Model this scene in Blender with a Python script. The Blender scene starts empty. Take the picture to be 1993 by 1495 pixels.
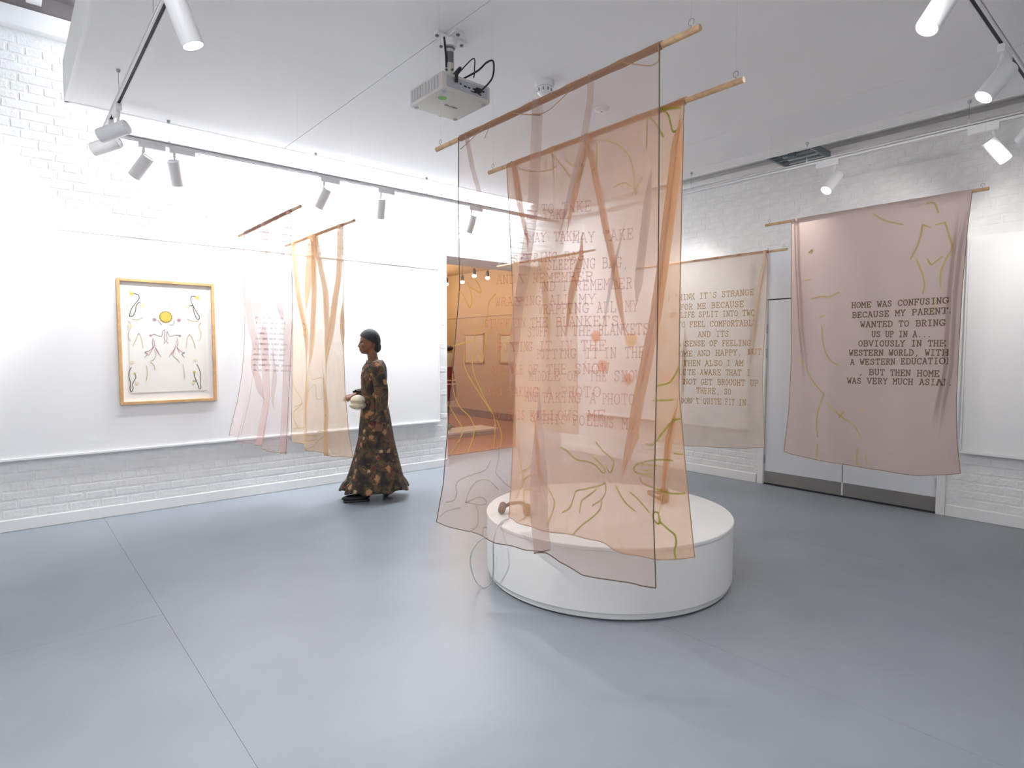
import bpy, bmesh, math, random
import numpy as np
from mathutils import Vector, Matrix
random.seed(7)
rng = np.random.default_rng(7)
SC = bpy.context.scene
COL = SC.collection

# ------------------------------------------------------------------ camera
PW, PH, FPX, PCX, PCY = 1993, 1495, 1162.0, 996.5, 747.5
PITCH = math.atan((PCY - 684.0) / FPX)
YAW = math.atan2(2359 - PCX, FPX / math.cos(PITCH))
_F = np.array([math.cos(YAW), math.sin(YAW), 0.0])
C_R = np.array([math.sin(YAW), -math.cos(YAW), 0.0])
C_F = _F * math.cos(PITCH) - np.array([0, 0, math.sin(PITCH)])
C_U = _F * math.sin(PITCH) + np.array([0, 0, math.cos(PITCH)])
CAM = np.array([0.0, 0.0, 1.5])
cd = bpy.data.cameras.new('camera')
cd.sensor_width = 36.0
cd.lens = FPX / PW * 36.0
cd.clip_start = 0.02
cam = bpy.data.objects.new('camera', cd)
COL.objects.link(cam)
cam.matrix_world = Matrix(((C_R[0], C_U[0], -C_F[0], 0), (C_R[1], C_U[1], -C_F[1], 0), (C_R[2], C_U[2], -C_F[2], 1.5), (0, 0, 0, 1)))
SC.camera = cam

# ------------------------------------------------------------------ world, exposure, daylight
SC.view_settings.view_transform = 'Standard'
SC.view_settings.look = 'None'
SC.view_settings.gamma = 1.0
SC.view_settings.use_curve_mapping = False
SC.view_settings.exposure = 1.08
w = bpy.data.worlds.new('sky')
SC.world = w
w.use_nodes = True
w.node_tree.nodes['Background'].inputs[0].default_value = (0.80, 0.90, 1.0, 1)
w.node_tree.nodes['Background'].inputs[1].default_value = 1.0


def area_light(name, loc, sx, sy, energy, color, rot=(0, 0, 0)):
    d = bpy.data.lights.new(name, 'AREA')
    d.shape = 'RECTANGLE'
    d.size, d.size_y = sx, sy
    d.energy = energy
    d.color = color
    o = bpy.data.objects.new(name, d)
    COL.objects.link(o)
    o.location = loc
    o.rotation_euler = rot
    return o


SC.cycles.caustics_reflective = False
SC.cycles.caustics_refractive = False
# daylight that falls through the roof glazing: the strip above the gap beside the long wall. The second is an added fill light over the camera, without glazing
area_light('skylight_daylight', (3.75, 5.75, 4.33), 4.7, 1.2, 240, (0.88, 0.94, 1.0), (math.radians(8), 0, 0))
area_light('camera_side_fill', (-1.2, 0.2, 4.30), 2.0, 3.6, 80, (0.94, 0.96, 1.0))

# ------------------------------------------------------------------ pixel helpers (a pixel is a direction; a plane gives the distance)


def ray(x, y):
    return C_F * FPX + C_R * (x - PCX) - C_U * (y - PCY)


def onz(x, y, z=0.0):
    d = ray(x, y); return CAM + d * ((z - CAM[2]) / d[2])


def onx(x, y, X):
    d = ray(x, y); return CAM + d * (X / d[0])


def ony(x, y, Y):
    d = ray(x, y); return CAM + d * (Y / d[1])


def proj(p):
    p = np.asarray(p, float) - CAM
    z = p @ C_F
    return PCX + FPX * (p @ C_R) / z, PCY - FPX * (p @ C_U) / z, z


# ------------------------------------------------------------------ materials
M = {}


def mat(name, color, rough=0.6, metal=0.0, spec=0.5, noise=0.0, nscale=8.0, bump=0.0, bscale=40.0, emit=None, estr=0.0, color2=None):
    m = bpy.data.materials.new(name)
    m.use_nodes = True
    nt = m.node_tree
    b = nt.nodes['Principled BSDF']
    b.inputs['Base Color'].default_value = (*color, 1)
    b.inputs['Roughness'].default_value = rough
    b.inputs['Metallic'].default_value = metal
    b.inputs['Specular IOR Level'].default_value = spec
    if noise > 0 or bump > 0:
        tc = nt.nodes.new('ShaderNodeTexCoord')
    if noise > 0:
        n = nt.nodes.new('ShaderNodeTexNoise')
        n.inputs['Scale'].default_value = nscale
        n.inputs['Detail'].default_value = 5
        nt.links.new(tc.outputs['Object'], n.inputs['Vector'])
        mx = nt.nodes.new('ShaderNodeMix'); mx.data_type = 'RGBA'
        c2 = color2 or tuple(c * (1 - noise) for c in color)
        mx.inputs[6].default_value = (*color, 1)
        mx.inputs[7].default_value = (*c2, 1)
        rp = nt.nodes.new('ShaderNodeValToRGB')
        rp.color_ramp.elements[0].position = 0.38
        rp.color_ramp.elements[1].position = 0.68
        nt.links.new(n.outputs['Fac'], rp.inputs['Fac'])
        nt.links.new(rp.outputs['Color'], mx.inputs[0])
        nt.links.new(mx.outputs[2], b.inputs['Base Color'])
    if bump > 0:
        n2 = nt.nodes.new('ShaderNodeTexNoise')
        n2.inputs['Scale'].default_value = bscale
        n2.inputs['Detail'].default_value = 6
        nt.links.new(tc.outputs['Object'], n2.inputs['Vector'])
        bp = nt.nodes.new('ShaderNodeBump')
        bp.inputs['Strength'].default_value = bump
        bp.inputs['Distance'].default_value = 0.01
        nt.links.new(n2.outputs['Fac'], bp.inputs['Height'])
        nt.links.new(bp.outputs['Normal'], b.inputs['Normal'])
    if emit:
        b.inputs['Emission Color'].default_value = (*emit, 1)
        b.inputs['Emission Strength'].default_value = estr
    M[name] = m
    return m


def sheer(name, color, alpha, transl=0.45, tint=None, noise=0.0):
    m = bpy.data.materials.new(name)
    m.use_nodes = True
    nt = m.node_tree
    nt.nodes.remove(nt.nodes['Principled BSDF'])
    out = nt.nodes['Material Output']
    df = nt.nodes.new('ShaderNodeBsdfDiffuse')
    tl = nt.nodes.new('ShaderNodeBsdfTranslucent')
    tr = nt.nodes.new('ShaderNodeBsdfTransparent')
    df.inputs[0].default_value = (*color, 1)
    tl.inputs[0].default_value = (*color, 1)
    tr.inputs[0].default_value = (*(tint or (1, 1, 1)), 1)
    a = nt.nodes.new('ShaderNodeMixShader'); a.inputs[0].default_value = transl
    nt.links.new(df.outputs[0], a.inputs[1]); nt.links.new(tl.outputs[0], a.inputs[2])
    b = nt.nodes.new('ShaderNodeMixShader'); b.inputs[0].default_value = alpha
    nt.links.new(tr.outputs[0], b.inputs[1]); nt.links.new(a.outputs[0], b.inputs[2])
    nt.links.new(b.outputs[0], out.inputs['Surface'])
    if noise > 0:
        tc = nt.nodes.new('ShaderNodeTexCoord')
        n = nt.nodes.new('ShaderNodeTexNoise'); n.inputs['Scale'].default_value = 2.5; n.inputs['Detail'].default_value = 4
        nt.links.new(tc.outputs['Object'], n.inputs['Vector'])
        mr = nt.nodes.new('ShaderNodeMapRange')
        mr.inputs[1].default_value = 0.3; mr.inputs[2].default_value = 0.7
        mr.inputs[3].default_value = alpha * (1 - noise); mr.inputs[4].default_value = min(1, alpha * (1 + noise))
        nt.links.new(n.outputs['Fac'], mr.inputs[0]); nt.links.new(mr.outputs[0], b.inputs[0])
    M[name] = m
    return m


mat('paint_white', (0.83, 0.83, 0.83), 0.55, noise=0.03, nscale=2.0)
mat('brick_white', (0.80, 0.80, 0.80), 0.6, noise=0.07, nscale=9.0, bump=0.5, bscale=38)
mat('board_white', (0.84, 0.84, 0.845), 0.5)
mat('ceiling_white', (0.83, 0.825, 0.835), 0.7)
mat('plinth_white', (0.65, 0.65, 0.645), 0.4, noise=0.03, nscale=4)
mat('gloss_white', (0.78, 0.78, 0.78), 0.3)
mat('door_white', (0.72, 0.74, 0.78), 0.4)
mat('floor_paint', (0.245, 0.268, 0.298), 0.36, spec=0.55, noise=0.10, nscale=1.6, bump=0.04, bscale=30)
mat('floor_gap', (0.18, 0.197, 0.22), 0.8)
mat('steel', (0.32, 0.31, 0.30), 0.35, metal=0.9, noise=0.12, nscale=3)
mat('dark_steel', (0.20, 0.24, 0.26), 0.5, metal=0.5)
mat('hinge_steel', (0.35, 0.39, 0.43), 0.4, metal=0.7)
mat('roof_board', (0.23, 0.20, 0.205), 0.8, noise=0.15, nscale=2)
mat('black', (0.012, 0.012, 0.014), 0.5)
mat('black_gap', (0.03, 0.03, 0.035), 0.6)
mat('lamp_white', (0.78, 0.78, 0.79), 0.4)
mat('lamp_glow', (1, 1, 1), 0.4, emit=(1.0, 0.97, 0.92), estr=14)
mat('wire', (0.35, 0.36, 0.38), 0.4, metal=0.6)
mat('rod_wood', (0.62, 0.40, 0.22), 0.5, noise=0.25, nscale=30)
mat('frame_wood', (0.66, 0.40, 0.19), 0.45, noise=0.2, nscale=14)
mat('mount_card', (0.84, 0.83, 0.83), 0.8)
mat('art_paper', (0.78, 0.755, 0.71), 0.85, noise=0.04, nscale=5)
mat('projector_cream', (0.60, 0.58, 0.53), 0.5)
mat('projector_port', (0.42, 0.44, 0.48), 0.5)
mat('grey_label', (0.14, 0.145, 0.15), 0.5)
mat('green_sticker', (0.12, 0.42, 0.06), 0.5)
mat('ink_grey', (0.12, 0.12, 0.12), 0.6)
mat('line_dark', (0.13, 0.13, 0.09), 0.8)
mat('line_yellow', (0.62, 0.48, 0.10), 0.8)
mat('line_ochre', (0.36, 0.25, 0.06), 0.8)
mat('line_pale', (0.72, 0.62, 0.42), 0.8)
mat('line_pink', (0.68, 0.38, 0.42), 0.8)
mat('line_mauve', (0.40, 0.24, 0.32), 0.8)
mat('coral', (0.78, 0.36, 0.28), 0.8)
mat('orange_wash', (0.80, 0.50, 0.28), 0.8)
mat('hem_brown', (0.10, 0.065, 0.045), 0.8)
mat('hem_tan', (0.33, 0.20, 0.12), 0.8)
mat('skin', (0.19, 0.085, 0.05), 0.55)
mat('hair_black', (0.010, 0.011, 0.016), 0.6, bump=0.4, bscale=60)
mat('bag_cream', (0.62, 0.57, 0.45), 0.7, noise=0.1, nscale=20)
mat('tan_wall', (0.52, 0.385, 0.25), 0.8)
mat('terracotta_floor', (0.36, 0.14, 0.065), 0.5, noise=0.2, nscale=5)
mat('dark_skirting', (0.16, 0.08, 0.05), 0.6)
mat('burgundy', (0.16, 0.012, 0.02), 0.7)
mat('cream_cloth', (0.62, 0.55, 0.42), 0.8)
mat('moss', (0.06, 0.11, 0.02), 0.9, bump=1.0, bscale=60)
mat('brown_leather', (0.14, 0.085, 0.06), 0.6)
mat('cable_white', (0.42, 0.43, 0.45), 0.4)
mat('bulb_glow', (1, 1, 1), 0.4, emit=(1.0, 0.80, 0.50), estr=40)
mat('lining_glass', (0.8, 0.85, 0.9), 0.1)


def dress_material():
    m = bpy.data.materials.new('floral_dress')
    m.use_nodes = True
    nt = m.node_tree
    b = nt.nodes['Principled BSDF']
    b.inputs['Roughness'].default_value = 0.75
    tc = nt.nodes.new('ShaderNodeTexCoord')
    ns = nt.nodes.new('ShaderNodeTexNoise'); ns.inputs['Scale'].default_value = 11; ns.inputs['Detail'].default_value = 5; ns.inputs['Distortion'].default_value = .8
    nt.links.new(tc.outputs['Object'], ns.inputs['Vector'])
    rp = nt.nodes.new('ShaderNodeValToRGB')
    stops = [(.34, (0.012, 0.010, 0.009)), (.46, (0.040, 0.024, 0.016)), (.52, (0.055, 0.050, 0.022)), (.58, (0.13, 0.06, 0.03)), (.64, (0.035, 0.02, 0.016)), (.72, (0.22, 0.12, 0.06))]
    e = rp.color_ramp.elements
    e[0].position, e[0].color = stops[0][0], (*stops[0][1], 1)
    e[1].position, e[1].color = stops[1][0], (*stops[1][1], 1)
    for p, c in stops[2:]:
        x = e.new(p); x.color = (*c, 1)
    nt.links.new(ns.outputs['Fac'], rp.inputs[0])
    last = rp.outputs[0]
    for sc_, thr, col, seed in ((7.5, .34, (0.40, 0.20, 0.09), 0.0), (9.5, .30, (0.13, 0.02, 0.02), 3.1), (8.5, .26, (0.50, 0.36, 0.20), 7.7)):
        mp = nt.nodes.new('ShaderNodeMapping'); mp.inputs['Location'].default_value = (seed, seed * .7, seed * 1.3)
        nt.links.new(tc.outputs['Object'], mp.inputs[0])
        n2 = nt.nodes.new('ShaderNodeTexNoise'); n2.inputs['Scale'].default_value = 26; n2.inputs['Detail'].default_value = 2
        nt.links.new(tc.outputs['Object'], n2.inputs['Vector'])
        vo = nt.nodes.new('ShaderNodeTexVoronoi'); vo.inputs['Scale'].default_value = sc_; vo.inputs['Randomness'].default_value = 1
        nt.links.new(mp.outputs[0], vo.inputs['Vector'])
        ad = nt.nodes.new('ShaderNodeMath'); ad.operation = 'MULTIPLY_ADD'; ad.inputs[1].default_value = .45
        nt.links.new(n2.outputs['Fac'], ad.inputs[0]); nt.links.new(vo.outputs['Distance'], ad.inputs[2])
        mr = nt.nodes.new('ShaderNodeMapRange'); mr.inputs[1].default_value = thr + .16; mr.inputs[2].default_value = thr + .06; mr.inputs[3].default_value = 0; mr.inputs[4].default_value = .9
        nt.links.new(ad.outputs[0], mr.inputs[0])
        mx = nt.nodes.new('ShaderNodeMix'); mx.data_type = 'RGBA'; mx.inputs[7].default_value = (*col, 1)
        nt.links.new(mr.outputs[0], mx.inputs[0]); nt.links.new(last, mx.inputs[6]); last = mx.outputs[2]
    nt.links.new(last, b.inputs['Base Color'])
    M['dress'] = m


dress_material()


# ------------------------------------------------------------------ mesh builders
class MB:
    def __init__(s):
        s.v = []; s.f = []; s.n = 0

    def add(s, verts, faces):
        o = s.n
        verts = [tuple(map(float, p)) for p in verts]
        s.v += verts; s.n += len(verts)
        s.f += [tuple(i + o for i in q) for q in faces]
        return s

    def box(s, x0, x1, y0, y1, z0, z1, c=0.0):
        if c <= 0:
            V = [(x, y, z) for x in (x0, x1) for y in (y0, y1) for z in (z0, z1)]
            return s.add(V, [(0, 1, 3, 2), (4, 6, 7, 5), (0, 4, 5, 1), (2, 3, 7, 6), (0, 2, 6, 4), (1, 5, 7, 3)])
        bm = bmesh.new()
        bmesh.ops.create_cube(bm, size=1)
        for v in bm.verts:
            v.co = Vector(((x0 + x1) / 2 + v.co.x * (x1 - x0), (y0 + y1) / 2 + v.co.y * (y1 - y0), (z0 + z1) / 2 + v.co.z * (z1 - z0)))
        bmesh.ops.bevel(bm, geom=bm.edges[:], offset=c, segments=2, affect='EDGES', profile=0.5)
        bm.verts.index_update()
        s.add([v.co for v in bm.verts], [[v.index for v in f.verts] for f in bm.faces])
        bm.free()
        return s

    def obox(s, center, ax, ay, az, c=0.0):
        """box from half-axis vectors"""
        t = MB().box(-1, 1, -1, 1, -1, 1, c)
        c0 = np.array(center, float); A = np.array([ax, ay, az], float)
        return s.add([c0 + np.array(p) @ A for p in t.v], t.f)

    def tube(s, pts, r, n=8, cap=True):
        pts = [np.array(p, float) for p in pts]
        rs = r if hasattr(r, '__len__') else [r] * len(pts)
        rings = []
        up = None
        for i, p in enumerate(pts):
            d = pts[min(i + 1, len(pts) - 1)] - pts[max(i - 1, 0)]
            d = d / (np.linalg.norm(d) + 1e-12)
            if up is None:
                a = np.array([0, 0, 1.0]) if abs(d[2]) < 0.9 else np.array([1.0, 0, 0])
                up = np.cross(d, a)
            up = up - d * (up @ d); up /= np.linalg.norm(up)
            sd = np.cross(d, up)
            rings.append([p + rs[i] * (math.cos(2 * math.pi * k / n) * up + math.sin(2 * math.pi * k / n) * sd) for k in range(n)])
        V = [q for rg in rings for q in rg]
        Fc = [(i * n + k, i * n + (k + 1) % n, (i + 1) * n + (k + 1) % n, (i + 1) * n + k) for i in range(len(pts) - 1) for k in range(n)]
        if cap:
            Fc += [tuple(range(n))[::-1], tuple((len(pts) - 1) * n + k for k in range(n))]
        return s.add(V, Fc)

    def lathe(s, prof, c=(0, 0, 0), n=32, axis=None):
        """prof: (radius, height) pairs around +Z, or around `axis` from c"""
        if axis is None:
            ez = np.array([0, 0, 1.0]); ex = np.array([1.0, 0, 0]); ey = np.array([0, 1.0, 0])
        else:
            ez = np.array(axis, float); ez /= np.linalg.norm(ez)
            a = np.array([0, 0, 1.0]) if abs(ez[2]) < 0.9 else np.array([1.0, 0, 0])
            ex = np.cross(ez, a); ex /= np.linalg.norm(ex); ey = np.cross(ez, ex)
        c = np.array(c, float)
        V = [c + h * ez + r * (math.cos(2 * math.pi * k / n) * ex + math.sin(2 * math.pi * k / n) * ey) for r, h in prof for k in range(n)]
        Fc = [(i * n + k, i * n + (k + 1) % n, (i + 1) * n + (k + 1) % n, (i + 1) * n + k) for i in range(len(prof) - 1) for k in range(n)]
        if prof[0][0] > 1e-6: Fc.append(tuple(range(n))[::-1])
        if prof[-1][0] > 1e-6: Fc.append(tuple((len(prof) - 1) * n + k for k in range(n)))
        return s.add(V, Fc)

    def ellipsoid(s, c, r, nu=20, nv=12, A=None):
        c = np.array(c, float)
        A = np.eye(3) if A is None else np.array(A, float)
        V = []; Fc = []
        for i in range(1, nv):
            th = math.pi * i / nv
            for k in range(nu):
                ph = 2 * math.pi * k / nu
                V.append(c + np.array([r[0] * math.sin(th) * math.cos(ph), r[1] * math.sin(th) * math.sin(ph), r[2] * math.cos(th)]) @ A)
        V.append(c + np.array([0, 0, r[2]]) @ A); V.append(c - np.array([0, 0, r[2]]) @ A)
        for i in range(nv - 2):
            for k in range(nu):
                Fc.append((i * nu + k, (i + 1) * nu + k, (i + 1) * nu + (k + 1) % nu, i * nu + (k + 1) % nu))
        t, b = (nv - 1) * nu, (nv - 1) * nu + 1
        for k in range(nu):
            Fc.append((t, k, (k + 1) % nu)); Fc.append((b, (nv - 2) * nu + (k + 1) % nu, (nv - 2) * nu + k))
        return s.add(V, Fc)

    def build(s, name, m, parent=None, smooth=False, angle=None):
        me = bpy.data.meshes.new(name)
        off = parent_off(parent)
        me.from_pydata([(x - off[0], y - off[1], z - off[2]) for x, y, z in s.v], [], s.f)
        me.update()
        bm = bmesh.new(); bm.from_mesh(me)
        bmesh.ops.recalc_face_normals(bm, faces=bm.faces[:]); bm.to_mesh(me); bm.free()
        if m: me.materials.append(M[m])
        if smooth:
            me.polygons.foreach_set('use_smooth', [True] * len(me.polygons))
            if angle:
                try: me.set_sharp_from_angle(angle=math.radians(angle))
                except Exception: pass
        o = bpy.data.objects.new(name, me)
        COL.objects.link(o)
        if parent is not None: o.parent = parent
        return o


def parent_off(p):
    o = np.zeros(3)
    while p is not None:
        o += np.array(p.location); p = p.parent
    return o


def tag(o, label=None, cat=None, group=None, kind=None):
    if label: o['label'] = label
    if cat: o['category'] = cat
    if group: o['group'] = group
    if kind: o['kind'] = kind
    return o


def thing(name, loc, label, cat, group=None):
    o = bpy.data.objects.new(name, None)
    o.empty_display_size = 0.1
    COL.objects.link(o)
    o.location = tuple(float(c) for c in loc)
    return tag(o, label, cat, group)


def grid_mesh(name, P, m, parent=None, smooth=True):
    """P: array (nv, nu, 3)"""
    nv, nu = P.shape[:2]
    off = parent_off(parent)
    me = bpy.data.meshes.new(name)
    V = (P - off).reshape(-1, 3)
    i, k = np.meshgrid(np.arange(nv - 1), np.arange(nu - 1), indexing='ij')
    Fq = np.stack([i * nu + k, i * nu + k + 1, (i + 1) * nu + k + 1, (i + 1) * nu + k], -1).reshape(-1, 4)
    me.from_pydata(V.tolist(), [], Fq.tolist())
    me.update()
    me.materials.append(M[m])
    if smooth: me.polygons.foreach_set('use_smooth', [True] * len(me.polygons))
    o = bpy.data.objects.new(name, me)
    COL.objects.link(o)
    if parent is not None: o.parent = parent
    return o


# ================================================================== THE ROOM
XR, YL = 6.52, 6.45           # inner faces of the two walls in view
XN, YN = -2.6, -2.6           # walls behind the camera
HC, HROOF = 3.40, 4.40        # lowered ceiling, roof
DX0, DX1, DTOP, WT = 4.40, 6.12, 2.73, 0.62   # doorway in the long wall

# floor sheets over a slab
fl = tag(MB().box(XN, XR + .3, YN, YL + WT, -0.12, -0.006).build('floor', 'floor_gap'), kind='structure')
g = 0.0007
xs = [XN, 0.65, 2.706, 4.76, XR]
for i in range(4):
    cuts = [YN, 3.83, YL] if i == 0 else [YN, YL]
    for a, b in zip(cuts[:-1], cuts[1:]):
        MB().box(xs[i] + (g if i else 0), xs[i + 1] - (g if i < 3 else 0), a + (g if a > YN else 0), b - (g if b < YL else 0), -0.006, 0.0).build('floor_sheet', 'floor_paint', fl)
MB().box(DX0, DX1, YL, YL + WT, -0.006, 0.0).build('floor_sheet', 'floor_paint', fl)

# walls
wl = MB()
wl.box(XN, DX0, YL, YL + WT, 0, 4.12)
wl.box(DX1, XR, YL, YL + WT, 0, 4.12)
wl.box(DX0, DX1, YL, YL + WT, DTOP, 4.12)
wall_left = tag(wl.build('wall_left', 'brick_white'), kind='structure')
DY0, DY1, DH, TH = 1.60, 3.25, 2.07, 2.62     # double door and its overpanel in the short wall
wr = MB()
wr.box(XR, XR + .3, YN, DY0 - .03, 0, 4.12)
wr.box(XR, XR + .3, DY1 + .03, YL + WT, 0, 4.12)
wr.box(XR, XR + .3, DY0 - .03, DY1 + .03, TH, 4.12)
wall_right = tag(wr.build('wall_right', 'brick_white'), kind='structure')
tag(MB().box(XN - .2, XR + .3, YN - .2, YN, 0, HROOF).build('wall_back', 'paint_white'), kind='structure')
tag(MB().box(XN - .2, XN, YN, YL + WT, 0, HROOF).build('wall_front', 'paint_white'), kind='structure')

# baseboards
bb = lambda m, *a: m.box(*a, 0.006)
tag(bb(MB(), XN, DX0, YL - .022, YL, 0, .10).build('baseboard_left', 'gloss_white'), kind='structure')
m = MB(); bb(m, XR - .022, XR, YN, DY0 - .075, 0, .105); bb(m, XR - .022, XR, DY1 + .075, YL, 0, .105)
tag(m.build('baseboard_right', 'gloss_white'), kind='structure')

# roof, wall plate, joists; glazed strip over the gap beside the long wall
rf = MB()
rf.box(XN - .2, XR + .3, YN - .2, 5.1, HROOF + .02, HROOF + .12)
rf.box(XN - .2, 1.30, 5.1, YL + WT, HROOF + .02, HROOF + .12)
rf.box(6.15, XR + .3, 5.1, YL + WT, HROOF + .02, HROOF + .12)
roof = tag(rf.build('ceiling_roof', 'roof_board'), kind='structure')
tag(MB().box(1.30, 6.15, 5.1, YL + WT, HROOF + .05, HROOF + .07).build('window_1', 'lining_glass'), kind='structure')
tag(MB().box(XN, XR, YL - .10, YL + .2, 4.12, 4.27).build('trim_1', 'paint_white'), kind='structure')
tag(MB().box(XN, 1.30, YL - .06, YL + .2, 4.285, HROOF + .02).build('trim_2', 'roof_board'), kind='structure')
for jx in (-1.40, -0.55, 0.30):
    j = MB().box(jx - .05, jx + .05, YN, YL - .10, HROOF - .08, HROOF + .02).build('joist', 'paint_white', roof)
# soffit above the gap beside the short wall
tag(MB().box(5.86, XR, YN, YL, 3.60, 3.66).build('ceiling_soffit', 'ceiling_white'), kind='structure')

# lowered ceiling: three long sheets with open joints on a carrier
RX0, RX1, RY1 = 0.437, 5.80, 5.745
ceil = tag(MB().box(RX0 + .02, RX1 - .02, YN, RY1 - .02, HC + .014, HC + .26).build('ceiling', 'ceiling_white'), kind='structure')
cx_ = [RX0, 2.083, 4.885, 5.57, RX1]
for a, b in zip(cx_[:-1], cx_[1:]):
    MB().box(a + .0025, b - .0025, YN, RY1, HC, HC + .014).build('ceiling_panel', 'ceiling_white', ceil)
MB().box(RX0 - .006, RX0 + .02, YN, RY1, HC - .004, HC + .30).build('edge_board', 'paint_white', ceil)
MB().box(RX0 - .006, RX1, RY1 - .02, RY1 + .012, HC - .004, HC + .30).build('edge_board', 'paint_white', ceil)
MB().box(RX1 - .02, RX1 + .012, YN, RY1, HC - .004, HC + .19).build('edge_board', 'paint_white', ceil)


# bricks -------------------------------------------------------------
def brick_mesh(name, axis, L=.214, Hh=.066, dp=.0034):
    j = lambda a: random.uniform(-a, a)
    o = []
    for (u, v) in ((-1, -1), (1, -1), (1, 1), (-1, 1)):
        o.append((u * L / 2 + j(.003), v * Hh / 2 + j(.002), -.002))
    for (u, v) in ((-1, -1), (1, -1), (1, 1), (-1, 1)):
        o.append((u * (L / 2 - .008) + j(.003), v * (Hh / 2 - .007) + j(.002), dp * random.uniform(.5, 1.1)))
    V = [(u, -d, v) if axis == 'y' else (-d, -u, v) for u, v, d in o]
    me = bpy.data.meshes.new(name)
    me.from_pydata(V, [], [(0, 1, 5, 4), (1, 2, 6, 5), (2, 3, 7, 6), (3, 0, 4, 7), (4, 5, 6, 7)])
    bm = bmesh.new(); bm.from_mesh(me)
    bmesh.ops.recalc_face_normals(bm, faces=bm.faces[:]); bm.to_mesh(me); bm.free()
    # outward = towards the room
    n = me.polygons[4].normal
    if (axis == 'y' and n.y > 0) or (axis == 'x' and n.x > 0):
        me.flip_normals()
    me.materials.append(M['brick_white'])
    return me


def lay_bricks(wall, axis, u0, u1, z0, z1, holes):
    variants = [brick_mesh('brick', axis) for _ in range(7)]
    halves = [brick_mesh('brick', axis, L=.102) for _ in range(4)]
    spots = []
    nz = int((z1 - z0) / .075)
    for r in range(nz):
        z = z0 + .0375 + r * .075
        header = (r % 4 == 3)
        step = .1125 if header else .225
        u = u0 + (0 if r % 2 else step / 2)
        while u < u1:
            uu = u + random.uniform(-.004, .004)
            hw = .055 if header else .112
            if not any(a - hw < uu < b + hw and c - .035 < z < d + .035 for a, b, c, d in holes) and u0 + hw < uu < u1 - hw:
                p = (uu, YL, z) if axis == 'y' else (XR, uu, z)
                px, py, dz = proj(p)
                vis = dz > 0.3 and -30 < px < PW + 30 and -30 < py < PH + 30
                spots.append((dz + (3 if header else 0) + (0 if vis else 50), p, header))
            u += step
    spots.sort(key=lambda s: s[0])
    for dz, p, h in spots[:300]:
        o = bpy.data.objects.new('brick', random.choice(halves if h else variants))
        COL.objects.link(o); o.location = p; o.parent = wall
    far = MB()
    for dz, p, h in spots[300:]:
        me = random.choice(halves if h else variants)
        far.add([(v.co.x + p[0], v.co.y + p[1], v.co.z + p[2]) for v in me.vertices], [tuple(f.vertices) for f in me.polygons])
    if far.n:
        tag(far.build('bricks', 'brick_white', wall), kind='stuff')


BL0, BL1, BZ0, BZ1 = XN + .3, 4.24, 0.615, 2.53
lay_bricks(wall_left, 'y', -2.3, XR, .105, 4.1, [(BL0, BL1, BZ0 - .03, BZ1 + .02), (DX0, DX1, 0, DTOP)])
lay_bricks(wall_right, 'x', -1.6, YL, .11, 3.58, [(DY0 - .07, DY1 + .07, 0, TH + .02), (-3, 1.44, BZ0 - .03, BZ1), (3.42, 5.95, BZ0 - .03, BZ1)])

# display boards fixed to the walls
def board_left():
    t = thing('display_board', ((BL0 + BL1) / 2, YL, BZ0), 'long white display board on the brick wall behind the framed drawing', 'board')
    MB().box(BL0, BL1, YL - .045, YL - .010, BZ0, BZ1, .003).build('panel', 'board_white', t)
    MB().box(BL0, BL1 + .012, YL - .062, YL - .010, BZ0 - .022, BZ0, .004).build('ledge', 'gloss_white', t)
    MB().box(BL0, BL1 + .012, YL - .052, YL - .010, BZ1, BZ1 + .012, .003).build('top_strip', 'gloss_white', t)
    MB().box(BL1, BL1 + .014, YL - .055, YL - .010, BZ0, BZ1, .003).build('side_strip', 'gloss_white', t)


def board_right(a, b, label):
    t = thing('display_board', (XR, (a + b) / 2, BZ0), label, 'board')
    MB().box(XR - .045, XR - .010, a, b, BZ0, BZ1 - .03, .003).build('panel', 'board_white', t)
    MB().box(XR - .062, XR - .010, a - .01, b + .01, BZ0 - .022, BZ0, .004).build('ledge', 'gloss_white', t)
    MB().box(XR - .055, XR - .010, b, b + .014, BZ0, BZ1 - .03, .003).build('side_strip', 'gloss_white', t)


board_left()
board_right(-2.2, 1.415, 'white display board on the wall beyond the double door, nearest its right jamb')
board_right(3.43, 5.93, 'white display board behind the beige lettered banner, towards the room corner')

# double door with kick plates --------------------------------------
fr = MB()
fr.box(XR - .012, XR + .10, DY0 - .07, DY0 - .0, 0, TH + .03, .003)
fr.box(XR - .012, XR + .10, DY1, DY1 + .07, 0, TH + .03, .003)
frame = tag(fr.build('trim_3', 'gloss_white'), kind='structure')
tag(MB().box(XR + .012, XR + .05, DY0, DY1, DH + .012, TH + .02).build('trim_4', 'door_white'), kind='structure')
for n_, (a, b, hy) in enumerate(((DY0 + .004, 2.415, DY0), (2.423, DY1 - .004, DY1))):
    dr = tag(MB().box(XR + .02, XR + .06, a, b, .015, DH, .002).build('door_%d' % (n_ + 1), 'door_white'), kind='structure')
    MB().box(XR + .016, XR + .021, a + .006, b - .006, .018, .150).build('kick_plate', 'steel', dr)
    for hz in (.28, 1.48, 1.75):
        MB().tube([(XR + .012, hy, hz - .05), (XR + .012, hy, hz + .05)], .010, 10).build('hinge', 'hinge_steel', dr, True, 40)
    MB().box(XR + .014, XR + .02, (b - .06 if n_ == 0 else a + .01), (b - .01 if n_ == 0 else a + .06), .95, 1.25, .002).build('push_plate', 'steel', dr)
MB().box(XR + .015, XR + .022, 2.414, 2.424, .02, .15).build('meeting_stile', 'gloss_white', frame)
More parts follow.
